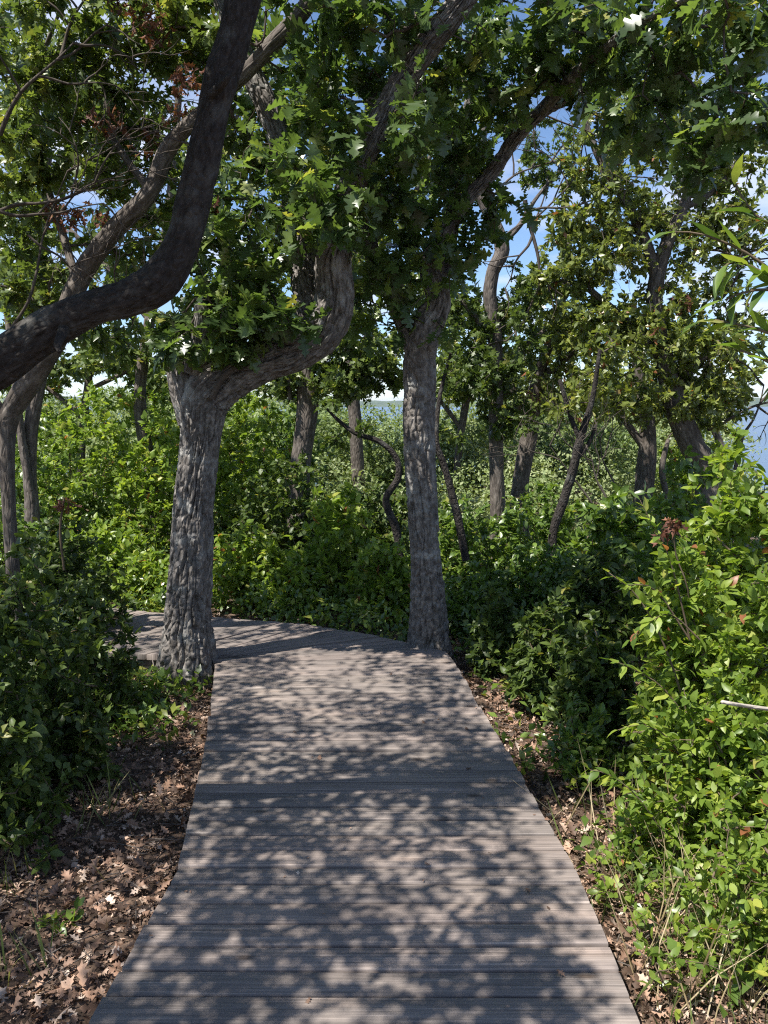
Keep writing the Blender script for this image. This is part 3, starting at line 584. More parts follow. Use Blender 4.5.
bg_tree('crooked trunk a step right of the tall wavy one, forked at eye level', [(519, 515, 10, 20), (521, 480, 10, 17), (528, 440, 10, 17), (533, 405, 10, 16), (540, 370, 10, 11), (560, 310, 10, 8), (570, 240, 10, 5)],
        [[(530, 425, 10, 10), (514, 395, 10, 8), (505, 360, 10, 6)], [(538, 380, 10, 8), (575, 350, 10, 6), (600, 320, 10, 4)]],
        [(550, 385, 10, 50, 26, .6, 60), (570, 340, 10, 45, 32, .6, 60), (545, 300, 10, 40, 35, .6, 34), (570, 260, 10, 40, 30, .6, 24)], mat=M_olive, size=.085)
bg_tree('thin dark stem leaning right under the olive-green crown', [(553, 535, 8, 9), (562, 505, 8, 10), (573, 470, 8, 9), (580, 440, 8, 8), (592, 400, 8, 5), (600, 350, 8, 4)],
        [[(576, 460, 8, 5), (588, 445, 8, 4), (596, 425, 8, 3)], [(580, 440, 8, 6), (570, 415, 8, 5), (560, 380, 8, 4)]],
        [(585, 400, 8.3, 45, 25, .5, 45), (610, 360, 8.5, 45, 35, .5, 45)], mat=M_olive, size=.08, bark=B_smooth)
tb = bg_tree('big crown of fine leaves at the right, its thick leaning trunk low down', [(708, 478, 9, 24.6), (692, 445, 9, 24.6), (676, 405, 9, 23.0), (664, 360, 9, 18.0), (655, 310, 9, 15.6), (657, 275, 9, 14.8), (668, 240, 9, 12.3), (684, 205, 9, 9.8), (695, 160, 9, 7.4), (700, 110, 9, 4.9)],
        [[(658, 285, 9, 13), (645, 240, 9, 10), (622, 195, 9, 9), (598, 155, 9, 7), (585, 120, 9, 4)], [(664, 360, 9, 11), (625, 320, 9, 8), (590, 290, 9, 6)], [(670, 390, 9, 11), (710, 350, 9, 8), (735, 320, 9, 5)], [(680, 210, 9, 7), (715, 190, 9, 5), (745, 150, 9, 4)]],
        [(640, 330, 9, 70, 40, .8, 130), (700, 350, 9, 55, 40, .8, 100), (650, 395, 9, 70, 28, .7, 90), (715, 400, 9, 40, 32, .6, 55), (600, 260, 9, 55, 28, .7, 70), (640, 215, 9, 45, 25, .6, 45), (600, 170, 9, 45, 35, .6, 55), (660, 140, 9, 50, 30, .6, 50), (720, 170, 9, 45, 35, .6, 40), (590, 320, 9, 45, 35, .6, 70), (680, 240, 9, 50, 35, .6, 50), (610, 225, 9, 60, 45, .7, 60), (730, 220, 9, 35, 50, .6, 35), (650, 100, 9, 70, 30, .6, 60), (745, 250, 9, 22, 40, .5, 26), (700, 200, 9.4, 50, 50, .5, 50), (600, 200, 9.4, 60, 60, .5, 50), (565, 280, 9, 40, 30, .5, 40), (690, 290, 9, 50, 22, .5, 40), (740, 330, 9, 22, 35, .5, 26), (560, 220, 9, 30, 20, .4, 18)],
        mat=M_olive, size=.072, per=15, bark=B_far, rlim=1., dead=twiggy(720, 300, 8.9, .6, 60, 3) + twiggy(700, 250, 8.9, .2, 90, 3) + twiggy(708, 430, 8.9, .4, 90, 4) + twiggy(735, 470, 8.8, 1.0, 90, 4))
pts = blob_tips([(683, 300, 8.6, 12, 7, .1, 22), (535, 395, 9.4, 10, 6, .1, 8), (600, 365, 8.4, 6, 5, .1, 6), (655, 330, 8.3, 6, 5, .1, 6)])
leaves('withered_foliage', pts, runit(len(pts)) - [0, 0, .8], runit(len(pts)), .07 * (.6 + .6 * R.random(len(pts))), 'dead', M_dead, tb)
bg_tree('dim trunk under the middle of the big right crown, half hidden by leaves', [(640, 520, 11, 18), (645, 480, 11, 18), (648, 430, 11, 16), (640, 380, 11, 11), (630, 330, 11, 8)],
        [[(646, 450, 11, 9), (625, 420, 11, 7), (610, 390, 11, 5)], [(668, 500, 10.8, 6), (662, 470, 10.8, 6), (668, 440, 10.8, 4)]],
        [(640, 400, 11, 60, 25, .6, 60), (690, 420, 11, 40, 22, .5, 30)], mat=M_olive, size=.085, dead=twiggy(600, 520, 8.5, 1.8, 90, 2.5) + twiggy(620, 510, 8.5, 1.4, 90, 2.5) + twiggy(610, 530, 7.8, 1.3, 90, 2.5))
# bent dark sapling left of the slender oak, leaning thin stem right of it
t = thing('bent_sapling', 'dark bent stem arching left from behind the slender oak', 'tree', P(402, 560, 7.2), 'trees behind the boardwalk')
ls = limb('trunk', px_line([(402, 570, 7.2, 8.6), (396, 530, 7.2, 7.9), (386, 500, 7.2, 7.2), (398, 478, 7.2, 7.2), (396, 458, 7.2, 5.8), (380, 442, 7.2, 5.0), (355, 433, 7.2, 4.3), (338, 420, 7.2, 3.6), (326, 408, 7.2, 2.2)]), B_smooth, t, 14, .03, lump=.15)
crown(t, ls[::4], blob_tips([(370, 430, 7.2, 16, 8, .15, 6), (335, 440, 7.2, 22, 10, .15, 12), (330, 405, 7.2, 14, 8, .15, 7)]), 'ell', M_dark, .07, 7)
t = thing('thin_sapling', 'thin dark stem leaning left just right of the slender oak', 'tree', P(462, 545, 7.2), 'trees behind the boardwalk')
ls = limb('trunk', px_line([(466, 560, 7.2, 9), (456, 510, 7.2, 8), (444, 465, 7.2, 7), (436, 440, 7.2, 6), (440, 395, 7.3, 4), (452, 350, 7.4, 3)]), B_smooth, t, 12, .04)
crown(t, ls[8:][::4], blob_tips([(450, 440, 7.3, 22, 12, .2, 10), (450, 360, 7.4, 20, 30, .3, 22)]), 'ell', M_oak2, .07, 8)
# a hidden wood further back to close the canopy behind the two oaks
bg_tree('green oak crown filling the gap between the two boardwalk oaks', [(360, 520, 13, 14), (355, 420, 13, 13), (345, 320, 13, 11), (350, 220, 13, 9), (370, 120, 13, 6)],
        [[(350, 300, 13, 7), (300, 240, 13, 5)], [(348, 260, 13, 7), (410, 200, 13, 5), (440, 130, 13, 4)]],
        [(330, 250, 13, 60, 50, 1, 60), (420, 200, 13, 60, 50, 1, 60), (350, 130, 13, 80, 60, 1, 70), (430, 290, 13, 50, 40, .9, 45), (450, 80, 13, 60, 50, 1, 40), (290, 90, 13, 60, 70, 1, 45), (400, 340, 13, 22, 14, .6, 10)], size=.13, per=10)

bg_tree('olive-leaved tree furthest back between the slender oak and the big right crown', [(455, 500, 14, 8), (460, 440, 14, 8), (470, 380, 14, 7), (480, 320, 14, 5)],
        [[(462, 430, 14, 5), (440, 400, 14, 4)], [(466, 400, 14, 5), (500, 370, 14, 4), (530, 350, 14, 3)]],
        [(455, 390, 14, 35, 18, .8, 50), (500, 375, 14, 45, 26, .9, 80), (545, 400, 14, 40, 16, .8, 45), (480, 330, 14, 50, 40, .9, 70), (550, 340, 14, 45, 40, .9, 60)], mat=M_olive, size=.11)
bg_tree('low spreading tree behind the leaning thick trunk, crown along the water line', [(730, 500, 12, 9), (722, 450, 12, 8), (705, 410, 12, 7), (690, 380, 12, 5)],
        [[(715, 430, 12, 5), (735, 400, 12, 4)], [(705, 410, 12, 5), (670, 400, 12, 4), (630, 390, 12, 3)]],
        [(700, 395, 12, 45, 20, .8, 60), (640, 390, 12, 50, 22, .9, 70), (590, 395, 12, 40, 20, .8, 50), (735, 370, 12, 22, 26, .6, 24), (690, 340, 12, 50, 30, .8, 50)], mat=M_olive, size=.1)
bg_tree('small leafy tree with low crown behind the twin thin stems', [(80, 480, 12, 9), (84, 420, 12, 8), (90, 370, 12, 7), (95, 320, 12, 5)],
        [[(84, 420, 12, 5), (50, 390, 12, 4), (10, 370, 12, 3)], [(88, 390, 12, 5), (130, 370, 12, 4)]],
        [(30, 375, 12, 50, 20, .8, 60), (110, 362, 12, 60, 16, .8, 55), (70, 330, 12, 70, 30, .8, 50), (170, 385, 12, 40, 18, .7, 50), (20, 250, 12, 60, 60, .9, 60)], mat=M_oak2, size=.11)
# ================================================================== SHRUBS
def shrub(px, ytop, hw, d, label, mat=M_green, kind='ell', size=.06, tips=200, per=13, rd=None, group='bushes along the boardwalk', cat='bush', name='leafy_bush', low=.08, stemmat=B_stem, dens=.5, rlim=1., spread=.03, ns=5, upn=1.):
    c = P(px, ytop, d); rx = hw * mpp(d); g = float(gz(c[0], d)); h = c[2] - g; rd = rd or rx * .9
    tips = int(tips * 1.25); u = runit(tips); u[:, 2] = np.abs(u[:, 2]); rad = R.random(tips) ** dens
    # knobbly outline
    tips_ = tips; rad = rad * (.85 + .5 * fbm(u * 2.3 + px * .1 + d, 2))
    s = rx * R.uniform(.0, .18, tips)
    pts = np.stack([c[0] + u[:, 0] * rx * rad * (1.05 - .25 * u[:, 2]), d + u[:, 1] * rd * rad, g + (low + (u[:, 2] ** .75) * rad * (1 - low)) * h], -1)
    pts[:, 2] = np.maximum(pts[:, 2], g + .05)
    a = R.random(ns) * 2 * pi; rr = R.random(ns) * .45
    anc = np.stack([c[0] + np.cos(a) * rx * rr, d + np.sin(a) * rd * rr, np.full(ns, g - .03)], -1)
    t = thing(name, label, cat, (c[0], d, g), group)
    crown(t, anc, pts, kind, mat, size, per, stemmat, seg=.14, spread=spread, droop=.1, name='foliage', r0=.0013, rmax=.016, upn=upn, rlim=rlim)
    return t
G_L = 'shaded bushes left of the boardwalk'; G_B = 'bushes beyond the bend'; G_R = 'shaded bushes right of the boardwalk'; G_F = 'sunlit bushes at the right edge'
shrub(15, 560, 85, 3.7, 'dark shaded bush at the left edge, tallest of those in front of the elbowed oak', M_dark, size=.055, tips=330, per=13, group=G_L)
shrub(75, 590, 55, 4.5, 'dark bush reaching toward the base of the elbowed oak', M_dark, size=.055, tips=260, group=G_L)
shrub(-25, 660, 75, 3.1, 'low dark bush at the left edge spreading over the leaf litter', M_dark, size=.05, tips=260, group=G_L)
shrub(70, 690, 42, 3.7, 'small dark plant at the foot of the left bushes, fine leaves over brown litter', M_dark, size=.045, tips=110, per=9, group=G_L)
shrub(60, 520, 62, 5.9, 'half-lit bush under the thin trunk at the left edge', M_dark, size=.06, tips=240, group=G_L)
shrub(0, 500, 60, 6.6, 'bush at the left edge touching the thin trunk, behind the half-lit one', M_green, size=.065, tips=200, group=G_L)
shrub(100, 520, 52, 7.9, 'green bush behind the boardwalk as it leaves the frame at left', M_bright, size=.07, tips=240, group=G_B)
shrub(150, 555, 42, 7.4, 'bright low bush touching the far edge of the boardwalk beside the elbowed oak', M_bright, size=.07, tips=170, group=G_B)
shrub(30, 420, 70, 9.5, 'leafy bush behind the twin thin stems', M_green, size=.08, tips=230, group=G_B)
shrub(110, 385, 75, 10, 'tall sunlit bush between the twin stems and the elbowed oak', M_bright, size=.08, tips=330, group=G_B)
shrub(175, 402, 62, 9.6, 'sunlit bush directly behind the left side of the elbowed oak', M_bright, size=.08, tips=260, group=G_B)
shrub(250, 398, 58, 9.8, 'yellow-green bush between the elbowed oak and the stout trunk', M_bright, size=.08, tips=260, group=G_B)
shrub(245, 530, 50, 7.3, 'sunlit bush beyond the deck just right of the elbowed oak', M_bright, size=.07, tips=220, group=G_B)
shrub(300, 555, 40, 7.0, 'low leafy bush at the deck edge midway between the two oaks', M_bright, size=.065, tips=150, group=G_B)
shrub(335, 500, 48, 7.4, 'bush with large pale leaves catching the sun midway between the oaks', M_bright, 'ell', .095, 150, 11, group=G_B)
shrub(385, 545, 42, 6.7, 'leafy bush against the left side of the slender oak', M_bright, size=.07, tips=190, group=G_B)
shrub(285, 460, 55, 8.6, 'deep green bush round the foot of the stout trunk', M_dark, size=.07, tips=240, group=G_B)
shrub(375, 480, 48, 8.8, 'dim bush under the bent dark stem', M_dark, size=.07, tips=200, group=G_B)
G_H = 'pale scrub bushes on the slope behind the trees'
for px_, yt_, hw_, d_, m_, lb_ in [(55, 386, 60, 12, M_bright, 'sunlit slope bush behind the twin thin stems, its top against the sky'), (150, 380, 60, 12.5, M_bright, 'sunlit slope bush whose top shows between the limb and the elbowed oak'), (232, 388, 52, 12, M_bright, 'sunlit slope bush just right of the elbowed oak fork'),
        (285, 398, 45, 11.5, M_green, 'green slope bush showing left of the stout trunk'), (345, 418, 40, 14.6, M_scrub, 'pale slope bush between the stout trunk and the bent dark stem'), (385, 432, 35, 14.2, M_scrub, 'pale slope bush touching the left side of the slender oak'),
        (455, 412, 40, 15, M_scrub, 'pale slope bush right of the slender oak'), (545, 420, 42, 14.8, M_scrub, 'pale slope bush between the crooked trunk and the thin dark stem'), (610, 412, 45, 15, M_scrub, 'pale slope bush under the big right crown'), (690, 425, 40, 12, M_bright, 'bright slope bush showing past the leaning thick trunk')]:
    shrub(px_, yt_, hw_, d_, lb_, m_, 'lo', .085, 260, 15, group=G_H)
shrub(465, 500, 48, 7.8, 'green bush at the foot of the thin stem right of the slender oak', M_green, size=.065, tips=210, group=G_B)
shrub(535, 495, 55, 8.4, 'green bush round the feet of the tall wavy trunk and its neighbour', M_green, size=.07, tips=240, group=G_B)
shrub(475, 575, 40, 6.3, 'shaded bush pressed against the right side of the slender oak', M_green, size=.06, tips=200, group=G_R)
shrub(540, 545, 52, 6.5, 'shaded bush right of the slender oak, second from it', M_green, size=.06, tips=280, group=G_R)
shrub(505, 620, 36, 5.5, 'small shaded bush overhanging the right deck edge past the oak', M_green, size=.055, tips=150, per=10, group=G_R)
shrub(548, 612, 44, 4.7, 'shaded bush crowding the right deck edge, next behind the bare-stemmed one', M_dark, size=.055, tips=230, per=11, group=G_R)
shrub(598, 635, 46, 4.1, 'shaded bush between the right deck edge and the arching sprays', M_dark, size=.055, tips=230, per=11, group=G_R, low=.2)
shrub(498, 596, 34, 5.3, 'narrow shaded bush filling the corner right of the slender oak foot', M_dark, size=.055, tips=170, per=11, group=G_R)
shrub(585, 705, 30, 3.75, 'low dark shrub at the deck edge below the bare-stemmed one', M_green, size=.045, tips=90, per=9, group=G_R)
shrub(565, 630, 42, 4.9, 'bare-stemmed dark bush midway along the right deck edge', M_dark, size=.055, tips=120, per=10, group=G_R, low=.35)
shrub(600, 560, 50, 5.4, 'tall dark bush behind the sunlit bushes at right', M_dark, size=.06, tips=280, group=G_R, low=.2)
shrub(615, 490, 55, 7.0, 'broad-leaved bush in shade below the big right crown', M_green, 'ell', .09, 200, 11, group=G_R)
shrub(690, 480, 60, 6.0, 'bush showing behind the top of the sunlit ones, under the leaning thick trunk', M_green, 'ell', .08, 220, 11, group=G_R)
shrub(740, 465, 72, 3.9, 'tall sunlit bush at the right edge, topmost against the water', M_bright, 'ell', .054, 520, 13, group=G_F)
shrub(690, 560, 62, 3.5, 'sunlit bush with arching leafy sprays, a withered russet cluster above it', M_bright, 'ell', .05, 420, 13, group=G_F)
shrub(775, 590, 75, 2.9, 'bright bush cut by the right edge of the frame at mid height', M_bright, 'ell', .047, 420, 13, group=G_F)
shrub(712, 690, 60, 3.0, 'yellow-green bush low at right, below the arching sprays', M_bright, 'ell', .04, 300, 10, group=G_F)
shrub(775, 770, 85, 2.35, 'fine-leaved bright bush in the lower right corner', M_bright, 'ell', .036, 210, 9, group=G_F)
shrub(650, 790, 38, 3.0, 'small sparse plant between the deck edge and the yellow-green bush', M_bright, 'ell', .036, 80, 8, group=G_F, ns=7)
# withered cluster on the right bushes, own twig
t = thing('withered_sprig', 'russet withered leaf cluster standing above the sunlit right bushes', 'twig', P(672, 560, 3.5))
merged_tubes('stem', [px_line([(690, 640, 3.5, 2), (688, 590, 3.4, 1.6), (676, 555, 3.4, 1.4), (673, 522, 3.4, 1)])], B_stem, t)
pts = blob_tips([(677, 520, 3.4, 9, 8, .05, 15), (663, 531, 3.4, 6, 6, .04, 8)])
leaves('withered_foliage', pts, runit(len(pts)) * .6 - [0, 0, .8], runit(len(pts)), .05 * (.6 + .6 * R.random(len(pts))), 'dead', M_dead, t)
t = thing('withered_sprig', 'small russet dead leaf tuft over the dark bushes at far left', 'twig', P(62, 560, 5.4))
merged_tubes('stem', [px_line([(64, 570, 5.4, 3), (60, 530, 5.4, 2.5), (64, 498, 5.4, 2)])], B_stem, t)
pts = blob_tips([(64, 504, 5.4, 13, 8, .06, 20)])
leaves('withered_foliage', pts, runit(len(pts)) * .6 - [0, 0, .8], runit(len(pts)), .06 * (.6 + .6 * R.random(len(pts))), 'dead', M_dead, t)

# long-leaved twigs reaching in from the right edge
def twig_plant(label, lines, kind, mat, size, per, group=None, name='leafy_twig'):
    t = thing(name, label, 'twig', px_line(lines[0][:1])[0][:3], group)
    merged_tubes('stem', [px_line(l) for l in lines], B_stem, t, 6, .04)
    pos, dr, no = [], [], []
    for l in lines:
        L = catmull(px_line(l), .03)[:, :3]; T = nrm(np.gradient(L, axis=0)); n = per; k = np.linspace(len(L) * .35, len(L) - 1, n).astype(int)
        pos.append(L[k]); dr.append(T[k] * .8 + runit(n) * .55 - [0, 0, .25]); no.append(runit(n) * .4 + [0, 0, 1])
    pos, dr, no = map(np.vstack, (pos, dr, no))
    leaves('foliage', pos, dr, no, size * (.7 + .5 * R.random(len(pos))), kind, mat, t); return t
twig_plant('twigs with long pointed leaves reaching in from the right edge against the sky',
    [[(860, 420, 2.6, 8), (815, 320, 2.5, 6), (760, 262, 2.5, 3), (705, 235, 2.5, 2), (675, 232, 2.5, 1)], [(840, 370, 2.5, 6), (800, 300, 2.5, 4), (755, 290, 2.5, 3), (725, 300, 2.5, 1.5)], [(850, 400, 2.5, 6), (800, 350, 2.5, 4), (760, 330, 2.5, 3), (715, 320, 2.5, 2)],
     [(830, 330, 2.5, 5), (790, 240, 2.5, 3), (755, 215, 2.5, 2), (735, 185, 2.5, 1.5)], [(850, 400, 2.5, 6), (800, 380, 2.5, 4), (765, 360, 2.5, 3), (740, 350, 2.5, 2)], [(830, 330, 2.5, 5), (790, 290, 2.5, 4), (740, 262, 2.5, 2), (720, 270, 2.5, 1.5)]], 'lance', M_green, .115, 11)
twig_plant('arching leafy sprays leaning over the dark bushes from the sunlit right ones',
    [[(700, 760, 3.2, 2.5), (670, 660, 3.2, 2.0), (640, 600, 3.2, 1.5), (608, 572, 3.2, 1.0)], [(700, 740, 3.1, 2.5), (665, 690, 3.1, 1.5), (635, 670, 3.1, 1.0), (612, 660, 3.1, 0.8)], [(690, 640, 3.3, 2.0), (670, 560, 3.3, 1.5), (650, 520, 3.3, 1.0), (640, 500, 3.3, 0.5)], [(690, 640, 3.3, 2.0), (655, 590, 3.3, 1.5), (625, 585, 3.2, 1.0)],
     [(700, 800, 3.0, 2.5), (670, 740, 3.0, 1.5), (640, 725, 3.0, 1.0), (618, 730, 3.0, 0.8)], [(680, 860, 2.9, 2.0), (640, 800, 2.9, 1.5), (610, 775, 2.9, 1.0), (590, 770, 2.9, 0.8)], [(700, 640, 3.2, 2.0), (672, 615, 3.2, 1.5), (650, 622, 3.1, 1.0), (630, 640, 3.1, 0.8)]], 'ell', M_bright, .056, 26)
# bare stick lying in the right bush
t = thing('dead_stick', 'short pale dead stick poking out of the right bushes', 'stick', P(720, 702, 2.6))
merged_tubes('stem', [px_line([(790, 712, 2.6, 5), (745, 706, 2.55, 4.5), (722, 702, 2.5, 4)])], bark_mat('dry_stick', (.28, .24, .2), (.42, .37, .31), (.55, .5, .43)), t)

# low seedlings on the litter
def seedling(i, px, py, label, h, mat, grp, size=.035, n=14):
    ang = math.atan((py - 512) / FPX) + PITCH; d = (CAMH + .14) / math.tan(ang); x = P(px, py, d)[0]; g = float(gz(x, d))
    t = thing('seedling', label, 'seedling', (x, d, g), grp)
    ns = 3; tips_ = np.array([x, d, g]) + np.stack([R.normal(size=n) * h * .35, R.normal(size=n) * h * .35, h * (.35 + .75 * R.random(n))], -1)
    crown(t, np.array([[x, d, g - .01]]), tips_, 'ell', mat, size, 6, B_stem, seg=.08, spread=.015, name='foliage', r0=.0009, rmax=.004, droop=0.)
SG = 'seedlings on the leaf litter right of the deck'
for i, (px, py, h, lb) in enumerate([(600, 905, .16, 'small sprout beside the lower right deck edge'), (648, 960, .2, 'yellowish seedling low in the corner beside the deck'), (690, 930, .3, 'taller seedling in front of the fine-leaved corner bush'),
        (665, 1010, .2, 'seedling at the bottom edge of the frame right of the deck'), (735, 990, .34, 'leafy seedling in the bottom right corner'), (625, 850, .2, 'seedling below the small sparse plant near the deck'),
        (560, 775, .14, 'tiny plant on brown litter under the dark bushes at the deck edge'), (575, 800, .2, 'seedling with yellow leaves just under the sparse plant'), (705, 870, .3, 'wispy seedling under the yellow-green bush'), (760, 900, .35, 'dense seedling at the right edge of the frame')]):
    seedling(i, px, py, lb, h, M_bright, SG, n=16 if h > .2 else 10)
SG = 'seedlings on the leaf litter left of the deck'
for i, (px, py, h, lb) in enumerate([(130, 735, .1, 'small green plant on the litter below the elbowed oak'), (40, 830, .14, 'little plant at left among brown leaves'), (110, 780, .08, 'tiny sprout midway between the left bushes and the deck'), (60, 930, .08, 'tiny sprout on the lower left litter'), (108, 668, .12, 'sprig beside the roots of the elbowed oak')]):
    seedling(i, px, py, lb, h, M_green, SG, n=9)

# ================================================================== GROUND COVER
def on_deck(x, y, mar=0.):
    l = np.interp(y, inner[:5, 1], inner[:5, 0]); r = np.interp(y, outer[:5, 1], outer[:5, 0])
    straight = (x > l - mar) & (x < r + mar) & (y < 5.3)
    far = (y >= 5.2) & (y > 5.26 - .12 * (x + 1.2)) & (y < np.interp(x, outer[::-1][:7, 0], outer[::-1][:7, 1])) & (x < .42)
    return straight | far
n = 52000
x = np.concatenate([R.uniform(-3.6, -.5, n // 2), R.uniform(.4, 3.4, n // 2)]); y = 1.3 + 5.6 * R.random(n) ** 1.3
k = ~on_deck(x, y, .004); x, y = x[k], y[k]; z = gz(x, y) + R.random(len(x)) ** 2 * .035 + .004
dr = nrm(np.stack([R.normal(size=len(x)), R.normal(size=len(x)), R.normal(size=len(x)) * .3], -1)); no = runit(len(x)) * .85 + [0, 0, 1]
stuff(leaves('leaf_litter', np.stack([x, y, z], -1), dr, no, .02 + .055 * R.random(len(x)) ** 2, 'flatdead', M_litter, None), 'brown and russet fallen leaves on both sides of the boardwalk', 'leaf litter')
n = 90000; x = np.concatenate([R.uniform(-3.6, -.5, n // 2), R.uniform(.4, 3.4, n // 2)]); y = 1.3 + 5 * R.random(n) ** 1.4
k = ~on_deck(x, y, .004); x, y = x[k], y[k]; n = len(x)
stuff(leaves('leaf_crumbs', np.stack([x, y, gz(x, y) + R.random(n) ** 2 * .04 + .003], -1), runit(n) * [1, 1, .4], runit(n) * .8 + [0, 0, 1], .008 + .018 * R.random(n) ** 2, 'lo', M_litter, None), 'fine broken bits of leaf among the fallen leaves', 'leaf litter')
n = 46; x = R.uniform(-.72, .62, n); y = R.uniform(1.9, 5.0, n)
stuff(leaves('deck_debris', np.stack([x, y, x * 0 + .006], -1), runit(n) * [1, 1, .1], runit(n) * .3 + [0, 0, 1], .012 + .03 * R.random(n) ** 3, 'flatdead', M_litter, None), 'few small dry leaf scraps lying on the boards', 'leaf litter')
# twig debris
n = 1400; x = np.concatenate([R.uniform(-3, -.8, n // 2), R.uniform(.5, 2.6, n // 2)]); y = R.uniform(1.5, 5.5, n); k = ~on_deck(x, y, .06); x, y = x[k], y[k]
a = R.uniform(0, pi, len(x)); L_ = R.uniform(.03, .16, len(x)); z = gz(x, y) + .03
A = np.stack([x, y, z], -1); Bq = A + np.stack([np.cos(a) * L_, np.sin(a) * L_, R.normal(size=len(x)) * .01], -1)
k = ~on_deck(Bq[:, 0], Bq[:, 1], .02); A, Bq = A[k], Bq[k]
X = np.vstack([A, Bq]); par = np.concatenate([np.full(len(A), -1), np.arange(len(A))]); V, F = frustums(X, par, np.full(len(X), .002), len(A), 4)
stuff(make_mesh('twig_litter', V, F, B_far, None, {'bk': V}), 'thin dry twigs strewn over the fallen leaves', 'twig litter')
# grass blades
cx = []
for (gx0, gy0, sp, cnt) in [(-1.25, 3.45, .08, 30), (-1.45, 2.9, .12, 30), (-1.2, 2.35, .1, 30), (-1.9, 3.4, .4, 120), (-1.7, 2.2, .2, 40), (1.2, 2.3, .3, 160), (1.5, 2.0, .3, 160), (.95, 2.9, .15, 60), (1.3, 3.0, .3, 90)]:
    cx.append(np.stack([gx0 + R.normal(size=cnt) * sp, gy0 + R.normal(size=cnt) * sp], -1))
cx = np.vstack(cx); cx = cx[~on_deck(cx[:, 0], cx[:, 1], .03)]
pos = np.stack([cx[:, 0], cx[:, 1], gz(cx[:, 0], cx[:, 1])], -1); dr = runit(len(pos)) * .5 + [0, 0, 1.]
stuff(leaves('grass', pos, dr, runit(len(pos)), .08 + .16 * R.random(len(pos)), 'blade', M_grass, None), 'thin grass blades rising through the fallen leaves', 'grass')

n = 420; x = np.concatenate([R.normal(1.35, .3, n // 2), R.normal(1.15, .22, n // 2)]); y = np.concatenate([R.uniform(1.9, 3.4, n // 2), R.uniform(2.0, 3.2, n // 2)]); k = ~on_deck(x, y, .05); x, y = x[k], y[k]; n = len(x)
stuff(leaves('dry_grass', np.stack([x, y, gz(x, y)], -1), runit(n) * .45 + [0, 0, 1.], runit(n), .12 + .3 * R.random(n), 'straw', M_straw, None), 'straw-coloured dry stalks standing in the lower right undergrowth', 'dry grass')
# far scrub: low sunlit thicket falling away to the bay
def dome_leaves(n, x0, x1, y0, y1, hfun, rr, per, size):
    c = np.stack([R.uniform(x0, x1, n), R.uniform(y0, y1, n)], -1); c[:, 0] *= c[:, 1] / y1
    rad = R.uniform(*rr, n); k = np.repeat(np.arange(n), per); u = runit(len(k)); u[:, 2] = np.abs(u[:, 2])
    q = .7 + .5 * fbm(u * 2.5 + k[:, None] * .37, 2); top = hfun(c[:, 0], c[:, 1]) + R.uniform(-.55, .2, n)
    p = np.stack([c[k, 0] + u[:, 0] * rad[k] * q, c[k, 1] + u[:, 1] * rad[k] * q, top[k] - rad[k] * .9 + u[:, 2] * rad[k] * .9 * q], -1) + R.normal(size=(len(k), 3)) * .04
    return p, nrm(runit(len(k)) + u * .5), runit(len(k)) * .6 + u * .5 + [0, 0, .6], size * (.6 + .7 * R.random(len(k)))
def scrub_top(x, y):
    r_ = x / y; up_ = .38 * sstep(-.04, -.1, r_) + .22 * sstep(.06, .1, r_) + .25 * (fbm(np.stack([x * .35, y * .3, x * 0], -1), 2) - .5)
    drop = sstep(.36, .46, x / y) * (1.2 + .09 * y)
    return .35 + up_ * sstep(11, 15, y) + 1.12 * sstep(10.5, 17, y) - sstep(19, 60, y) * 6.2 - drop
def cover(n, x0, x1, y0, y1, h, per):
    x = R.uniform(x0, x1, n); y = R.uniform(y0, y1, n); k = ~on_deck(x, y, .1); x, y = x[k], y[k]; n = len(x)
    k = np.repeat(np.arange(n), per); u = runit(len(k)); u[:, 2] = np.abs(u[:, 2]); r = R.uniform(.14, .3, n)[k]
    hh_ = (h * R.uniform(.5, 1.2, n))[k]
    p = np.stack([x[k] + u[:, 0] * r, y[k] + u[:, 1] * r, gz(x, y)[k] + .02 + u[:, 2] * hh_], -1); q = ~on_deck(p[:, 0], p[:, 1], .015)
    return p[q]
pc = np.vstack([cover(900, -5.5, 5.5, 5.6, 10.5, .34, 60), cover(110, .75, 3.2, 3.6, 6, .2, 40), cover(150, -3.4, -1.75, 3.0, 5.6, .22, 45), cover(40, -1.8, -1.25, 4.3, 5.2, .1, 30), cover(60, 1.0, 2.6, 2., 3.6, .14, 30)])
stuff(leaves('undergrowth', pc, runit(len(pc)) + [0, 0, .1], runit(len(pc)) * .7 + [0, 0, 1], .055 * (.6 + .7 * R.random(len(pc))), 'lo', M_green, None), 'low leafy undergrowth filling the ground between the bushes', 'undergrowth')
p1, d1, n1_, s1 = dome_leaves(420, -11, 10.5, 9.6, 20, scrub_top, (.35, 1.2), 480, .075)
p2, d2, n2_, s2 = dome_leaves(300, -26, 34, 20, 58, scrub_top, (1., 2.2), 200, .2)
P_ = np.vstack([p1, p2]); rr_ = np.clip(np.concatenate([np.repeat(R.random(420), 480), np.repeat(R.random(300), 200)]) * .75 + R.random(len(P_)) * .3, 0, 1)
stuff(leaves('scrub_thicket', P_, np.vstack([d1, d2]), np.vstack([n1_, n2_]), np.concatenate([s1, s2]), 'lo', M_scrub, None, rr_), 'pale sunlit scrub stretching from the trees toward the bay', 'scrub')

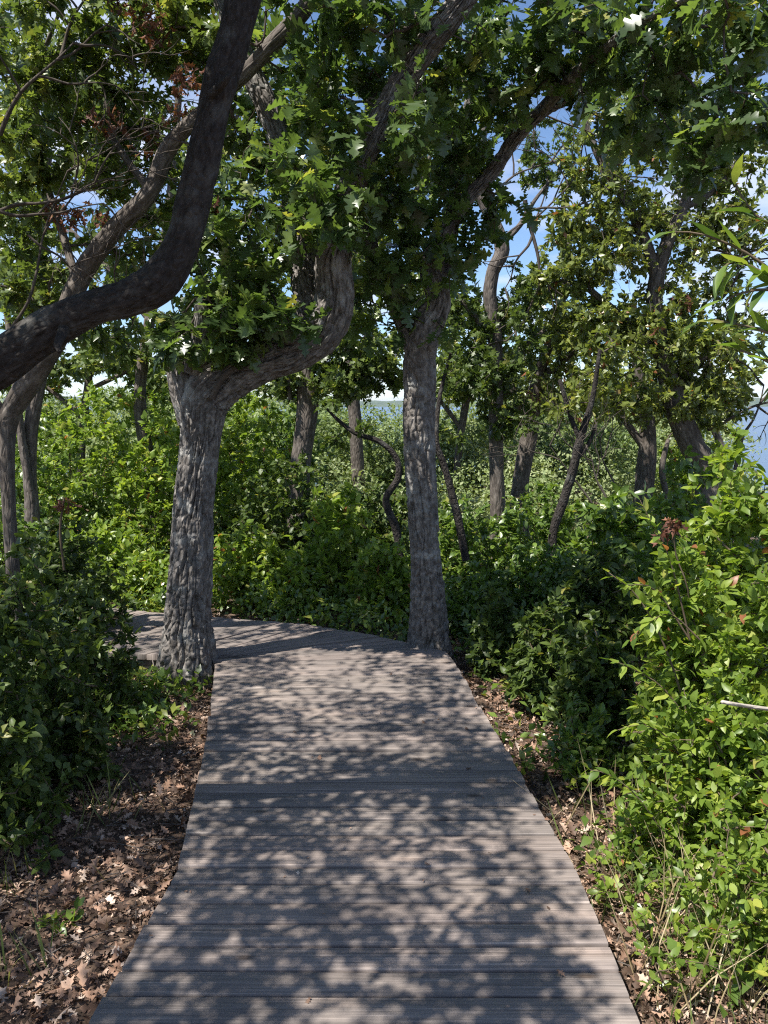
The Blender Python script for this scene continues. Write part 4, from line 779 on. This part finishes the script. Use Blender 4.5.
# ================================================================== AIR
m, nt = newmat('sea_haze'); pv = N(nt, 'ShaderNodeVolumePrincipled'); pv.inputs['Color'].default_value = (.8, .87, 1, 1); pv.inputs['Density'].default_value = .00010; pv.inputs['Anisotropy'].default_value = .2
oo = N(nt, 'ShaderNodeOutputMaterial'); nt.links.new(pv.outputs[0], oo.inputs['Volume'])
X0, X1, Y0, Y1, Z0, Z1 = -7200, 7200, -3300, 9300, -13.5, 60
V = [(x, y, z) for z in (Z0, Z1) for y in (Y0, Y1) for x in (X0, X1)]
hz = make_mesh('haze', V, [(0, 2, 3, 1), (4, 5, 7, 6), (0, 1, 5, 4), (2, 6, 7, 3), (0, 4, 6, 2), (1, 3, 7, 5)], m); hz['kind'] = 'stuff'

# ================================================================== LIGHT, SKY, CAMERA
el = math.asin(SUN[2]); az = math.atan2(SUN[0], SUN[1])   # az clockwise from +Y
sun = bpy.data.lights.new('sun', 'SUN'); sun.energy = 5.0; sun.angle = radians(.48); sun.color = (1, .955, .88)
so = bpy.data.objects.new('sun', sun); COL.objects.link(so)
from mathutils import Vector
so.rotation_euler = Vector(SUN).to_track_quat('Z', 'Y').to_euler(); so.location = (-10, -8, 20)
w = bpy.data.worlds.new('World'); scn.world = w; w.use_nodes = True; nt = w.node_tree; nt.nodes.clear()
sk = nt.nodes.new('ShaderNodeTexSky'); sk.sky_type = 'NISHITA'; sk.sun_disc = False; sk.sun_elevation = el; sk.sun_rotation = az % (2 * pi); sk.air_density = .8; sk.dust_density = .0; sk.ozone_density = 4.5
tc = nt.nodes.new('ShaderNodeTexCoord'); sp = nt.nodes.new('ShaderNodeSeparateXYZ'); nt.links.new(tc.outputs['Generated'], sp.inputs[0])
ad = N(nt, 'ShaderNodeMath', operation='ADD'); nt.links.new(sp.outputs['Z'], ad.inputs[0]); ad.inputs[1].default_value = .12
dv = N(nt, 'ShaderNodeVectorMath', operation='DIVIDE'); nt.links.new(tc.outputs['Generated'], dv.inputs[0])
cb = nt.nodes.new('ShaderNodeCombineXYZ')
for q in range(3): nt.links.new(ad.outputs[0], cb.inputs[q])
nt.links.new(cb.outputs[0], dv.inputs[1])
nz = nt.nodes.new('ShaderNodeTexNoise'); nz.inputs['Scale'].default_value = 1.15; nz.inputs['Detail'].default_value = 7; nz.inputs['Roughness'].default_value = .55; nt.links.new(dv.outputs[0], nz.inputs['Vector'])
cr = ramp(nt, nz.outputs['Fac'], [(.5, (0, 0, 0)), (.66, (.9, .9, .9))])
mx = nt.nodes.new('ShaderNodeMix'); mx.data_type = 'RGBA'; nt.links.new(cr, mx.inputs[0]); nt.links.new(sk.outputs[0], mx.inputs[6]); mx.inputs[7].default_value = (5.2, 5.5, 6.6, 1)
bg = nt.nodes.new('ShaderNodeBackground'); bg.inputs['Strength'].default_value = .095; nt.links.new(mx.outputs[2], bg.inputs['Color'])
ow = nt.nodes.new('ShaderNodeOutputWorld'); nt.links.new(bg.outputs[0], ow.inputs['Surface'])

cam = bpy.data.cameras.new('camera'); cam.sensor_fit = 'VERTICAL'; cam.sensor_height = 24; cam.sensor_width = 18; cam.lens = 24 * FPX / 1024; cam.clip_start = .05; cam.clip_end = 20000
co = bpy.data.objects.new('camera', cam); COL.objects.link(co); co.location = (0, 0, CAMH); co.rotation_euler = (pi / 2 - PITCH, 0, 0); scn.camera = co
scn.view_settings.view_transform = 'Standard'; scn.view_settings.look = 'None'; scn.view_settings.gamma = 1; scn.view_settings.exposure = .97
scn.render.engine = 'CYCLES'; cy = scn.cycles; cy.use_denoising = False; cy.pixel_filter_type = 'BLACKMAN_HARRIS'; cy.filter_width = 1.15; cy.max_bounces = 6; cy.diffuse_bounces = 3; cy.glossy_bounces = 2; cy.transmission_bounces = 3; cy.transparent_max_bounces = 4; cy.volume_bounces = 0
cy.use_adaptive_sampling = True; cy.adaptive_threshold = .01
for o in bpy.data.objects:
    if '_o' in o: del o['_o']
